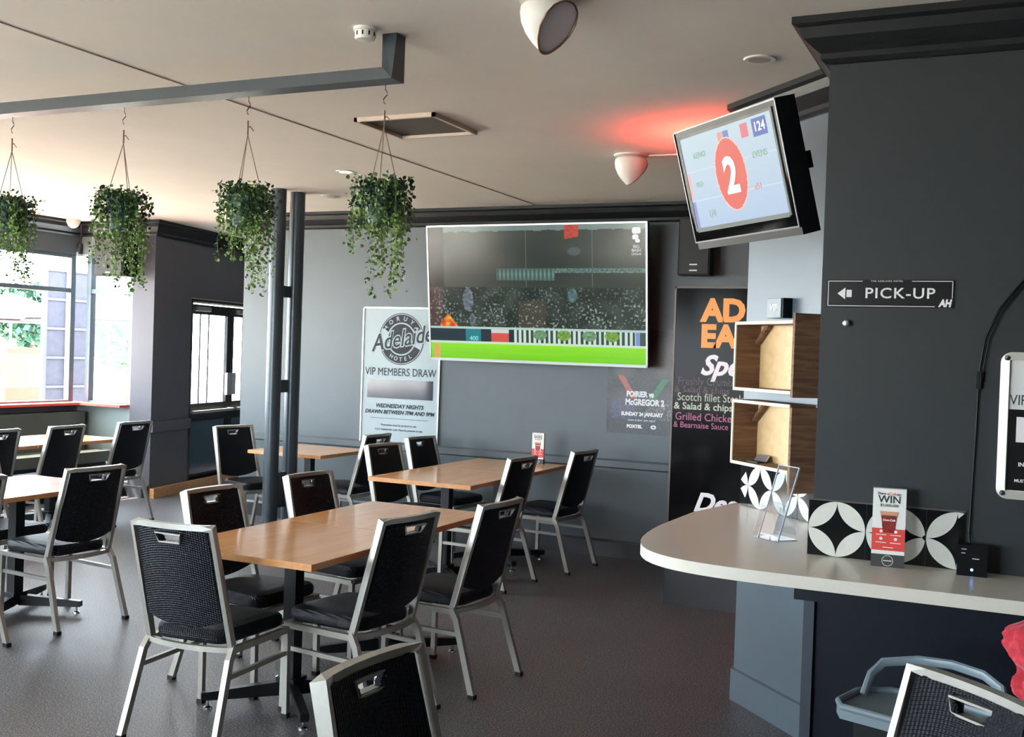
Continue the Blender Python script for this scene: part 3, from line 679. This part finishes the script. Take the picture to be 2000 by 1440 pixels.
# plate of the arm on the wall
# ------------------------------------------------------------ angled wall things; local frame s,z,out
A45=math.sqrt(.5); O_=Vector((-1.165,5.165,0)); UD=(A45,-A45,0); ND=(-A45,-A45,0)
def diag(s,z,off=0): return frame(O_+Vector(UD)*s+Vector(ND)*off+Vector((0,0,z)),UD,(0,0,1),ND)
M_ply=woodmat('pale_ply',(214,178,128),(226,194,146),.5,'Z',.5); M_dkw=woodmat('weathered_timber',(92,62,42),(134,98,70),.65,'Z',1.2); M_palew=mat('pale_timber_edge',(226,214,190),.6,var=.08,vs=20)
def crate(label,z0,z1,pz0,pz1,cantilever=False):
    c=thing('wall_crate',label,'shelf',mw=diag(.12,z0),group='timber crate shelves on the angled wall'); w=.47; d=.14; h=z1-z0
    link('back_panel',BX(.0,w,.0,h,.002,.012),M_ply,c)
    link('side_panel',BX(0,.014,0,h,.002,d),M_dkw,c)
    link('side_panel',BX(w-.012,w+.004,pz0-z0,pz1-z0,.0,d+.004),M_dkw,c)
    link('bottom_board',BX(.014,w-.012,0,.014,.012,d),M_dkw,c); link('top_board',BX(.014,w-.012,h-.014,h,.012,d),M_dkw,c)
    bm=bmesh.new()
    for a in ((0,.012,0,h),(0,w-.012,0,.014),(0,w-.012,h-.014,h)): box(bm,*a,d,d+.006)
    link('front_edge',bm,M_palew,c)
    bm=bmesh.new(); sweep(bm,[(.012,h-.10,.03),(.11,h-.012,.03)],.018,.025,upr=(0,0,1)); link('brace',bm,M_dkw,c)
    return c
crate('upper open timber crate shelf on the angled wall',1.505,1.822,1.492,1.853)
crate('lower open timber crate shelf on the angled wall, holding a small card',1.165,1.462,1.082,1.450)
cd=thing('card_holder','small silver card holder lying in the lower crate','card',mw=diag(.24,1.179,.085))
bm=bmesh.new(); prism(bm,[(0,0),(.0,.03),(-.055,.0)],0,.09); bmesh.ops.transform(bm,matrix=Matrix.Rotation(R(90),4,'Y'),verts=bm.verts)
link('holder',BX(-.045,.045,0,.05,-.02,-.014,mx=Matrix.Rotation(R(-35),4,'X')),M_alum,cd); bm.free()
link('stand',BX(-.045,.045,0,.006,-.04,.02),M_black,cd)
sg=thing('wall_switch_box','small white sign box on the angled wall above the upper crate','box',mw=diag(.30,1.885,0))
link('case',BX(-.06,.06,-.045,.045,.0,.05),M_black,sg,bev=.003); link('face_plate',BX(-.058,.05,-.043,.043,.05,.055),mat('pale_face',(112,126,132),.4),sg)
lettering(sg,M_white,[(('VIP',.045,-.005,0,.056),dict(bold=.001))])
# ------------------------------------------------------------ counter
M_tileb=mat('black_tile',(16,17,18),.12); M_tilew=mat('white_tile_pattern',(206,206,198),.25,var=.04,vs=40); M_grout=mat('grout',(84,80,76),.8)
cn=thing('counter','pale rounded pick-up counter with dark navy front panel','counter',(0,0,0))
bm=bmesh.new(); pl=[(4.0,3.57),(-.70,3.57)]
c0,c1=Vector((-.70,3.57)),Vector((-1.305,4.42))
for t_ in [i/14 for i in range(15)]:   # rounded nose: quadratic-ish blend through the corner
    p_=(1-t_)**3*Vector((-.80,3.575))+3*(1-t_)**2*t_*Vector((-1.16,3.60))+3*(1-t_)*t_*t_*Vector((-1.29,3.74))+t_**3*Vector((-1.305,4.30)); pl.append((p_.x,p_.y))
pl+=[(-1.29,4.75),(-1.20,5.20),(-1.175,5.175),(-.64,4.64),(-.64,4.0),(4.0,4.0)]
prism(bm,pl,.908,.95); link('worktop',bm,M_worktop,cn,bev=.004)
link('apron',BX(-.68,4.0,3.90,3.998,.80,.907),M_navy,cn,bev=.006)
link('front_panel',BX(-.63,4.0,3.965,3.998,.0,.80),M_navy,cn)
link('corner_post',BX(-.652,-.615,3.945,3.998,.0,.80),mat('slate_post',(52,60,70),.4),cn)
def tiles(name,label,mw,n,last,start=0):
    t=thing(name,label,'tiles',mw=mw); T=.2
    tot=(n-1)*T+last*T
    link('backing',BX(start-.001,tot+.001,-.0,T+.004,.0005,.006),M_grout,t)
    for k in range(n):
        wk=T*(last if k==n-1 else 1); g=.0015
        tl=link('tile',BX(max(k*T+g,start),k*T+wk-g,g,T-g,.006,.010),M_tileb,t)
        bm=bmesh.new(); cx,cy=k*T+T/2,T/2; r=T/2-g; N=14
        for qd in range(4):
            # lens between centre disc and the disc about one corner
            sx,sy=((1,1),(-1,1),(-1,-1),(1,-1))[qd]; A=[];B=[]
            for i in range(N+1):
                a=PI/2*i/N; A.append((cx+sx*r*math.cos(a),cy+sy*r*math.sin(a))); B.append((cx+sx*(r-r*math.sin(a)),cy+sy*(r-r*math.cos(a))))
            for i in range(N):
                q4=[A[i],A[i+1],B[i+1],B[i]]
                if min(p[0] for p in q4)<start: continue
                if max(p[0] for p in q4)>k*T+wk-g: continue
                vs=[bm.verts.new((*p,.0106)) for p in q4]
                try: bm.faces.new(vs)
                except ValueError: pass
        bmesh.ops.remove_doubles(bm,verts=bm.verts,dist=1e-5); link('petal_pattern',bm,M_tilew,tl)
    return t
tiles('tile_splashback','black tiles with white petal circles along the dark pick-up wall',frame((-.655,4.0,.95),(1,0,0),(0,0,1),(0,-1,0)),3,.62)
tiles('tile_splashback','petal tiles on the angled blue grey wall below the crates',diag(-.13,.95,.001),5,.36,start=.131)
# lower skirting on angled wall is baseboard_pickup
def tent(label,loc,rz,s=1.0,win=True):
    t=thing('table_talker',label,'card',loc,rz,'cola promotion cards'); w,h=.108*s,.27*s
    mw=Matrix.Rotation(R(90),4,'X')
    def L(bm,name,m,mi=None): 
        bmesh.ops.transform(bm,matrix=mw,verts=bm.verts); return link(name,bm,m,t)
    L(BX(-w/2,w/2,0,h,-.03,.0),'card_body',mat('white_card',(232,232,228),.4))
    L(BX(-w/2-.0005,w/2+.0005,0,h*.16,-.031,.002),'card_foot',mat('charcoal_card',(58,58,58),.5))
    L(BX(-w/2,w/2,h*.21,h*.49,.0,.0015),'red_panel',mat('red_card',(216,66,58),.5))
    bm=bmesh.new(); prism(bm,[(-w*.17,h*.44),(w*.17,h*.44),(w*.24,h*.66),(-w*.24,h*.66)],.0016,.0026); L(bm,'glass_print',mat('cola_print',(136,36,26),.4,var=.4,vs=60))
    bm=bmesh.new(); prism(bm,[(-w*.24,h*.645),(w*.24,h*.645),(w*.28,h*.71),(-w*.28,h*.71)],.0016,.0026); L(bm,'rim_print',mat('glass_rim_print',(206,150,120),.4))
    bm=bmesh.new()
    for a,b in ((-.22,.455),(.22,.455),(-.22,.36),(.22,.36)): prism(bm,[(a*w+.05*w*math.cos(k),b*h+.05*w*math.sin(k)) for k in [i*PI/4 for i in range(8)]],.0016,.0022)
    text(bm,'Coca-Cola',.0095*s,0,h*.60,.0026,shear=.3,bold=.0004)
    for k,(xx,yy) in enumerate(((-.22,.41),(.22,.41),(-.22,.31),(.22,.31),(0,.25))): box(bm,xx*w-w*.16,xx*w+w*.16,yy*h-.0012,yy*h+.0012,.0016,.002)
    ring(bm,0,h*.08,.017*s,.0185*s,.0026); box(bm,-.014*s,.014*s,h*.075,h*.085,.002,.0028)
    L(bm,'white_print',mat('white_print2',(236,232,228),.5))
    bm=bmesh.new(); text(bm,'WIN',.036*s,0,h*.86,.001,bold=.0003); text(bm,'Share a',.0125*s,-w*.2,h*.935,.001); text(bm,'to',.0125*s,w*.3,h*.935,.001); text(bm,'$1,000,000',.0135*s,0,h*.785,.001); L(bm,'lettering',mat('black_print',(40,40,44),.5))
    bm=bmesh.new(); text(bm,'Coke',.0145*s,w*.12,h*.935,.001); L(bm,'red_lettering',MC['red_card'])
    return t
tent('white and red prize draw card standing on the counter by the tiles',(-.370,3.905,.95),R(4))
tent('small white and red card standing on the wall table',(-3.445,7.93,.75),R(4),.92)
# wireless box
wb=thing('wireless_box','small black electronic box with glowing blue light on the counter','device',(-.103,3.93,.95),R(2))
link('case',BX(-.047,.047,-.03,.03,0,.103),M_black,wb,bev=.004)
bm=bmesh.new(); lathe(bm,[(.0045,0),(.0045,.002),(0,.003)],12,mx=Matrix.Translation((0,-.0305,.022))@Matrix.Rotation(R(90),4,'X')); link('status_light',bm,glow('blue_led',(90,150,255),9),wb)
bm=bmesh.new()
for x,z,w_ in ((-.034,.088,.016),(-.034,.075,.012),(.0,.058,.022)): box(bm,x,x+w_,-.0312,-.0305,z,z+.0025)
link('print',bm,mat('pale_print2',(190,200,215),.5),wb)
# cable on pick-up wall
cb=thing('wall_cable','black cable looping down the dark wall to the small black box','cable',(0,4,0))
bm=bmesh.new(); pts=[(.30,-.012,2.10),(.15,-.012,2.035),(.02,-.012,1.945),(-.05,-.012,1.85),(-.09,-.012,1.75),(-.104,-.012,1.65),(-.106,-.012,1.60),(-.109,-.010,1.40),(-.114,-.01,1.2),(-.117,-.012,1.08),(-.11,-.04,1.02),(-.10,-.045,1.0)]
sweep(bm,pts,.007,n=8,upr=(0,1,0)); sweep(bm,[(x+.011,y,z-.004) for x,y,z in pts[:7]],.005,n=8,upr=(0,1,0)); link('cord',bm,M_black,cb,smooth=True)
link('cable_clip',BX(-.113,-.098,-.02,0,1.575,1.635),M_matblack,cb)
# acrylic brochure holder
M_acr=glassmat('clear_acrylic',(.90,.93,.96),2.2)
br=thing('brochure_holder','empty clear acrylic brochure stand on the counter below the crates','stand',(-.845,4.22,.95),R(-40))
bm=bmesh.new(); T=Matrix.Rotation(R(-18),4,'X')
box(bm,-.06,.06,0,.004,0,.30,mx=T); box(bm,-.06,.06,-.032,-.029,.02,.13,mx=T); box(bm,-.06,-.057,-.03,0,.02,.13,mx=T); box(bm,.057,.06,-.03,0,.02,.13,mx=T); box(bm,-.06,.06,-.03,0,.017,.02,mx=T); box(bm,-.06,.06,-.02,.10,0,.004)
box(bm,-.06,.06,.09,.094,0,.12,mx=Matrix.Rotation(R(14),4,'X'))
link('acrylic_body',bm,M_acr,br)
bm=bmesh.new(); 
for a in ((-.0615,-.0585,-.001,.005,0,.30),(.0585,.0615,-.001,.005,0,.30),(-.06,.06,-.001,.005,.297,.30)): box(bm,*a,mx=T)
link('polished_edge',bm,mat('acrylic_edge',(186,200,214),.15,spec=.8),br)
# pick-up sign, knob
sg=wallthing('pickup_sign','black PICK-UP sign with white left arrow on the dark wall','sign',-.408,1.897,y=4.0)
w,h=.425,.098
link('board',BX(-w/2,w/2,-h/2,h/2,0,.006),M_black,sg,bev=.001)
bm=bmesh.new(); e=.0022
for a in ((-w/2+.004,-w/2+.004+e,-h/2+.004,h/2-.004),(w/2-.004-e,w/2-.004,-.015,h/2-.004),(-w/2+.004,w/2-.06,-h/2+.004,-h/2+.004+e),(-w/2+.004,-.09,h/2-.004-e,h/2-.004),(.075,w/2-.004,h/2-.004-e,h/2-.004)): box(bm,*a,.006,.0068)
prism(bm,[(-.175,0),(-.148,.021),(-.148,-.021)],.006,.0068); prism(bm,rrect(.018,.026,.002,2,-.135,0),.006,.0068)
text(bm,'PICK-UP',.052,.035,.0,.0065,bold=.0006,space=1.12,sx=1.12); text(bm,'THE ADELAIDE HOTEL',.0085,-.008,h/2-.005,.0065,space=1.3)
text(bm,'AH',.034,.185,-.033,.0065,bold=.002,shear=.2,sx=.8); link('lettering',bm,mat('sign_white',(232,228,230),.5),sg)
kb=thing('round_button','small round metal button on the dark wall below the sign','button',mw=frame((-.548,4.0,1.79),(1,0,0),(0,0,1),(0,-1,0)))
bm=bmesh.new(); lathe(bm,[(.006,0),(.006,.012),(.012,.016),(.013,.022),(.009,.028),(0,.03)],16); link('button_cap',bm,M_alum,kb,smooth=True)
# framed poster at right
sf=wallthing('snap_frame_poster','silver snap framed members poster at the right photo edge','poster',.19,1.456,y=4.0)
w,h=.46,.495
bm=bmesh.new(); 
o1=rrect(w,h,.035,5); o2=rrect(w-.055,h-.055,.003,5); n=len(o1)
va=[[bm.verts.new((*p,z)) for p in q_] for q_,z in ((o1,0),(o1,.012),(o2,.016),(o2,.004))]
for a,b_ in zip(va,va[1:]):
    for i in range(n): bm.faces.new((a[i],a[(i+1)%n],b_[(i+1)%n],b_[i]))
link('frame',bm,mat('pale_aluminium',(206,206,196),.3,metal=.4),sf,smooth=False)
bm=bmesh.new()
for sx in (-1,1):
    for sy in (-1,1): lathe(bm,[(.009,0),(.009,.003),(0,.004)],12,(sx*(w/2-.02),sy*(h/2-.02),.014))
link('corner_screw',bm,M_chrome,sf)
bm=BX(-w/2+.027,w/2-.027,-h/2+.027,h/2-.027,.001,.004); link('poster_sheet',bm,mat('poster_white',(226,226,224),.3),sf)
link('black_block',BX(-w/2+.031,w/2-.031,-h/2+.03,.055,.004,.005),M_black,sf)
bm=bmesh.new(); box(bm,-.175,.175,-.055,.03,.005,.006); text(bm,'INCLUDES A SIX PACK',.018,-.165,-.13,.0055,align='LEFT',bold=.0006); text(bm,'MUST BE PRESENT TO WIN',.014,-.175,-.185,.0055,align='LEFT',bold=.0004); link('white_lettering',bm,MC['sign_white'],sf)
bm=bmesh.new(); text(bm,'VIP MEMBERS DRAW',.05,-.198,.085,.0045,align='LEFT',sx=.78); link('lettering',bm,MC['black_print'],sf)
# ------------------------------------------------------------ ceiling fittings
def ceil_thing(name,label,cat,x,y,group=None): return thing(name,label,cat,(x,y,H),0,group)
sm=ceil_thing('smoke_detector','white smoke detector on the ceiling beside the rail end','detector',-2.30,3.50)
bm=bmesh.new(); lathe(bm,[(.045,0),(.045,-.012),(.04,-.014),(.04,-.038),(.036,-.045),(.02,-.048),(0,-.048)],28); link('housing',bm,M_white,sm,smooth=True)
bm=bmesh.new()
for k in range(10):
    a=2*PI*k/10; box(bm,.0395,.041,-.003,.003,-.034,-.018,mx=Matrix.Rotation(a,4,'Z'))
link('slot',bm,M_matblack,sm)
def tear(label,x,y,face_dir,glassm,group='white teardrop ceiling spotlights'):
    t=ceil_thing('ceiling_spotlight',label,'spotlight',x,y,group)
    bm=bmesh.new(); lathe(bm,[(.105,0),(.105,-.008),(.06,-.018),(0,-.018)],28); link('canopy',bm,M_white,t,smooth=True)
    bm=bmesh.new(); prof=[(0,-.018),(.085,-.018),(.098,-.03),(.100,-.05),(.095,-.08),(.08,-.115),(.055,-.15),(.028,-.178),(.01,-.192),(.006,-.20),(0,-.205)]
    lathe(bm,prof,32)
    nn=Vector((math.cos(face_dir)*.8,math.sin(face_dir)*.8,-.6)).normalized(); co=Vector((0,0,-.10))+nn*.035
    r_=bmesh.ops.bisect_plane(bm,geom=bm.verts[:]+bm.edges[:]+bm.faces[:],plane_co=co,plane_no=nn,clear_outer=True)
    ed=[e for e in r_['geom_cut'] if isinstance(e,bmesh.types.BMEdge)]; vv={v for e in ed for v in e.verts}
    c=sum((v.co for v in vv),Vector())/len(vv); u_=nn.cross(Vector((0,0,1))).normalized(); v_=u_.cross(nn)
    loop=sorted([v.co.copy() for v in vv],key=lambda p:math.atan2((p-c).dot(v_),(p-c).dot(u_)))
    link('shade',bm,M_white,t,smooth=True)
    bm=bmesh.new(); bm.faces.new([bm.verts.new(p-nn*.006) for p in loop]); link('lens',bm,glassm,t)
    bm=bmesh.new(); sweep(bm,loop,.007,n=6,closed=True,upr=nn); link('lens_rim',bm,mat('bronze_rim',(120,84,60),.4,metal=.4),t,smooth=True)
    return t
tear('large white teardrop spotlight at the top edge of the photo',-1.50,3.42,R(-20),mat('lens_glass',(232,222,226),.25,spec=.5))
tear('small white teardrop spotlight glowing red beside the small television',-2.16,6.25,R(60),MC['lens_glass'])
def downlight(label,x,y,lit):
    t=ceil_thing('downlight',label,'ceiling light',x,y,'recessed round downlights')
    bm=bmesh.new(); lathe(bm,[(.0,-.002),(.04,-.002),(.045,-.006),(.062,-.006),(.066,0)],28); link('trim_ring',bm,M_white,t,smooth=True)
    bm=bmesh.new(); lathe(bm,[(.042,-.0065),(.0,-.0070)],24); link('diffuser',bm,glow('lamp_glow',(255,244,224),14) if lit else mat('lamp_off',(150,144,134),.4),t)
    if lit: light('downlight_lamp','SPOT',(x,y,H-.03),18,(1,.9,.75),spot_size=R(110),spot_blend=.6,shadow_soft_size=.04)
downlight('unlit round downlight above the small television',-.98,4.38,False)
downlight('lit round downlight between the hanging plants and the vent',-4.29,6.33,True)
downlight('lit round downlight above the window table, half hidden by a plant',-7.35,6.93,True)
fl=ceil_thing('ceiling_sensor','flat round white fitting on the ceiling behind the twin poles','sensor',-5.12,7.35)
bm=bmesh.new(); lathe(bm,[(.075,0),(.075,-.008),(.03,-.018),(0,-.02)],24); link('housing',bm,M_white,fl,smooth=True)
vt=ceil_thing('ceiling_vent','square ceiling air vent with dark mesh and open white frame','vent',-3.0,5.10)
bm=bmesh.new(); e=.018; a=.245
for q_ in ((-a,a,-a,-a+e),(-a,a,a-e,a),(-a,-a+e,-a,a),(a-e,a,-a,a)): box(bm,*q_,-.022,0)
link('vent_frame',bm,mat('vent_frame_paint',(206,188,174),.6),vt)
link('mesh_filter',BX(-a+e,a-e,-a+e,a-e,-.006,-.001),mat('filter_mesh',(74,70,64),.8,var=.25,vs=220),vt)
cm=thing('security_camera','white ceiling dome with black bullet camera in the window corner','camera',(-8.93,8.28,H))
bm=bmesh.new(); lathe(bm,[(.07,0),(.07,-.03),(.05,-.07),(.02,-.09),(0,-.092)],24,(.0,-.06,0)); link('dome',bm,M_white,cm,smooth=True)
bm=bmesh.new(); sweep(bm,[(.05,0,-.05),(.06,0,-.16),(.06,-.02,-.25)],.022,n=10); lathe(bm,[(.03,-.36),(.034,-.35),(.034,-.26),(.02,-.24)],14,(.06,-.02,0)); link('bullet_camera',bm,M_blkmetal,cm,smooth=True)
# red party lamp on the ceiling behind the small tv
rl=ceil_thing('red_lamp','glowing red lamp on the ceiling hidden behind the small television','lamp',-1.48,5.74)
bm=bmesh.new(); lathe(bm,[(.05,0),(.05,-.01),(.008,-.012),(.008,-.40),(0,-.40)],20); link('lamp_stem',bm,M_black,rl)
bm=bmesh.new(); lathe(bm,[(0,-.38),(.06,-.375),(.07,-.39),(.05,-.43),(0,-.44)],20); link('lamp_globe',bm,glow('red_glow',(255,50,40),8),rl,smooth=True)
light('red_lamp_light','SPOT',(-1.48,5.74,H-.34),120,(1,.05,.03),rot=(R(180),0,0),spot_size=R(150),spot_blend=1,shadow_soft_size=.04)
# thin conduit from the small spotlight towards the right
cd2=thing('ceiling_conduit','thin conduit on the ceiling right of the small spotlight','conduit',(-2.05,6.25,H))
bm=bmesh.new(); sweep(bm,[(0,0,-.008),(1.1,.02,-.008)],.012,n=8); link('conduit',bm,M_white,cd2)
# ------------------------------------------------------------ high chair and red jacket
hc=thing('high_chair','grey plastic high chair with arched back rail, behind the right corner chair','high chair',(-.20,3.44,0),R(-18))
M_hc=mat('blue_grey_plastic',(112,128,138),.35)
bm=bmesh.new()
for k,(s,z) in enumerate(((1,.50),(1.02,.52),(1.0,.545))): pass
ol=[(.20,-.15),(.235,-.10),(.24,.05),(.17,.13),(.0,.165),(-.17,.13),(-.24,.05),(-.235,-.10),(-.20,-.15)]
prism(bm,ol,.575,.605); link('tray',bm,M_hc,hc,bev=.010,seg=3)
bm=bmesh.new(); sweep(bm,[(x*.98,y*.98,.61) for x,y in ol],.022,.022,n=8,closed=True); link('tray_rim',bm,M_hc,hc,smooth=True)
bm=bmesh.new(); sweep(bm,[(-.205,.02,.61),(-.20,.06,.67),(-.175,.09,.705),(-.08,.13,.725),(.02,.145,.73),(.12,.125,.725),(.185,.09,.705),(.205,.06,.67),(.21,.02,.61)],.022,.03,n=8); link('back_rail',bm,M_hc,hc,smooth=True)
bm=bmesh.new(); prism(bm,[(x*.8,y*.8) for x,y in ol],.44,.575); link('seat_shell',bm,M_matblack,hc,bev=.01)
for sx in (-1,1):
    for sy in (-1,1): link('leg',TB([(sx*.15,sy*.10,.45),(sx*.22,sy*.2,.0)],.022,n=8),M_matblack,hc,smooth=True)
bm=bmesh.new(); sweep(bm,[(-.17,-.13,.40),(.0,-.16,.36),(.17,-.13,.40)],.03,.006,n=4); sweep(bm,[(-.19,-.15,.37),(-.1,-.17,.33),(-.05,-.165,.38)],.025,.006,n=4); link('harness_strap',bm,M_black,hc)
jk=thing('red_jacket','crumpled red jacket hanging under the counter at the right edge','clothing',(.13,3.70,0))
bm=bmesh.new(); q=random.Random(9); N,K=72,46; rings=[]
from mathutils import noise
for k in range(K+1):
    z=.885-.32*k/K; t_=k/K
    rad=.125*math.sin(min(1,t_*4+.15)*PI/2)*(1-.25*t_)*(1-.22*math.exp(-((t_-.55)/.08)**2))*(1 if t_<.78 else max(.12,1-(t_-.78)*4.2))
    ring_=[]
    for j in range(N):
        a=2*PI*j/N; p_=Vector((math.cos(a)*1.5,math.sin(a)*1.5,z*9)); d_=noise.noise(p_)*.040+abs(noise.noise(p_*2.3))*.030+noise.noise(p_*5)*.010
        ring_.append(bm.verts.new(((rad+d_*min(1,rad*9))*math.cos(a)+.02*t_,(rad+d_*min(1,rad*9))*math.sin(a)*.75,z+noise.noise(p_*1.4)*.012)))
    rings.append(ring_)
for a,b_ in zip(rings,rings[1:]):
    for j in range(N): bm.faces.new((a[j],a[(j+1)%N],b_[(j+1)%N],b_[j]))
bm.faces.new(rings[0][::-1]); bm.faces.new(rings[-1]); link('fabric',bm,mat('red_cotton',(206,44,62),.75,var=.1,vs=8,bump=.3,bs=40,sheen=.3),jk,smooth=True)
bm=bmesh.new(); sweep(bm,[(0,.24,.86),(0,.10,.86),(0,.06,.885),(0,.03,.895)],.008,n=6); link('hook',bm,M_blkmetal,jk)
# ------------------------------------------------------------ outside
o=link('terrace_ground',BX(-60,-9.26,-40,60,-.15,-.05),mat('sunlit_paving',(206,196,180),.8,var=.08,vs=2)); o['kind']='structure'
o.name='ground_terrace'
bm=bmesh.new(); box(bm,-9.25,60,12.6,60,-.15,-.05); box(bm,-9.25,60,-40,-3.4,-.15,-.05); struct('ground_street',bm,MC['sunlit_paving'])
def brick():
    m=bpy.data.materials.new('red_brick'); m.use_nodes=True; nt=m.node_tree; b=nt.nodes['Principled BSDF']; tc=nt.nodes.new('ShaderNodeTexCoord'); mp=nt.nodes.new('ShaderNodeMapping'); mp.inputs['Rotation'].default_value=(R(90),0,R(90))
    br=nt.nodes.new('ShaderNodeTexBrick'); br.inputs['Scale'].default_value=2.2; br.inputs['Color1'].default_value=(*lin((140,52,40)),1); br.inputs['Color2'].default_value=(*lin((160,76,60)),1); br.inputs['Mortar'].default_value=(*lin((236,226,216)),1); br.inputs['Mortar Size'].default_value=.03
    nt.links.new(tc.outputs['Object'],mp.inputs[0]); nt.links.new(mp.outputs[0],br.inputs['Vector']); nt.links.new(br.outputs['Color'],b.inputs['Base Color']); b.inputs['Roughness'].default_value=.9; return m
o=link('brick_pier',BX(-13.3,-13.0,10.85,11.85,-.05,1.45),brick()); tag(o,'low red brick wall outside the left window','wall')
fe=thing('garden_fence','metal picket fence outside the left window','fence',(-13.15,9.0,-.05))
for k in range(18): link('picket',BX(-.02,.02,k*.10,k*.10+.03,0,1.45),mat('teal_paint',(30,66,84),.5),fe)
link('fence_rail',BX(-.03,.03,0,1.8,.9,.95),MC['teal_paint'],fe)
fd=thing('folding_doors','grey glazed folding doors outside behind the window mullion','doors',(-10.6,9.33,-.05))
for k in range(2):
    x0=k*.40; bm=bmesh.new()
    for a in ((x0,x0+.05),(x0+.34,x0+.39)): box(bm,-.025,.025,a[0],a[1],0,2.55)
    for i in range(8): box(bm,-.02,.02,x0+.05,x0+.34,i*.355,i*.355+.03)
    lf=link('door_leaf',bm,mat('pale_grey_paint',(84,84,104),.5),fd); link('curtain',BX(-.008,.008,x0+.05,x0+.34,.03,2.5),mat('violet_grey_cloth',(60,60,74),.7,var=.2,vs=12),lf)
def parasol(label,x,y):
    t=thing('patio_umbrella',label,'umbrella',(x,y,-.05),0,'parasols on the terrace')
    link('pole',TB([(0,0,0),(0,0,2.5)],.05,n=10),M_alum,t); bm=bmesh.new(); lathe(bm,[(1.45,2.0),(.8,2.28),(0,2.55),(0,2.53),(.8,2.25),(1.44,1.95)],8); link('canopy',bm,mat('taupe_canvas',(96,84,84),.8),t)
parasol('taupe patio umbrella outside the left window',-18.5,15.5)
parasol('taupe patio umbrella seen through the corner window',-14.5,14.2)
parasol('taupe patio umbrella seen through the glazed door',-13.2,18.9)
def tree(label,x,y,z,r,seed):
    q=random.Random(seed); t=thing('tree',label,'tree',(x,y,-.05),0,'trees beyond the terrace')
    link('trunk',TB([(0,0,0),(.05,0,z*.6),(0,.05,z)],.12,n=8),mat('bark',(90,74,60),.9),t); bm=bmesh.new()
    for k in range(1400):
        d_=Vector((q.gauss(0,1),q.gauss(0,1),q.gauss(0,1))).normalized()*r*q.random()**.4; p_=Vector((0,0,z))+Vector((d_.x,d_.y,d_.z*.8)); s=.12
        a=Vector((q.uniform(-1,1),q.uniform(-1,1),q.uniform(-1,1))).normalized(); b_=a.cross(Vector((q.uniform(-1,1),q.uniform(-1,1),q.uniform(-1,1)))).normalized()
        bm.faces.new([bm.verts.new(p_+v) for v in (a*s,b_*s*.6,-a*s,-b_*s*.6)])
    link('foliage',bm,mat('tree_leaf',(30,72,52),.6,var=.3,vs=3),t)
tree('leafy green tree outside the left window',-22,16.2,3.6,1.3,1); tree('leafy green tree seen through the corner window',-19,19.2,1.9,1.2,2); tree('low leafy tree beyond the red brick wall',-22,19,2.2,1.0,3)
bb=link('blue_skip',BX(-16.6,-15.0,23.4,25.2,-.05,1.15),mat('blue_paint',(30,64,110),.5)); tag(bb,'blue bin seen through the glazed door','bin'); bb.name='rubbish_bin'
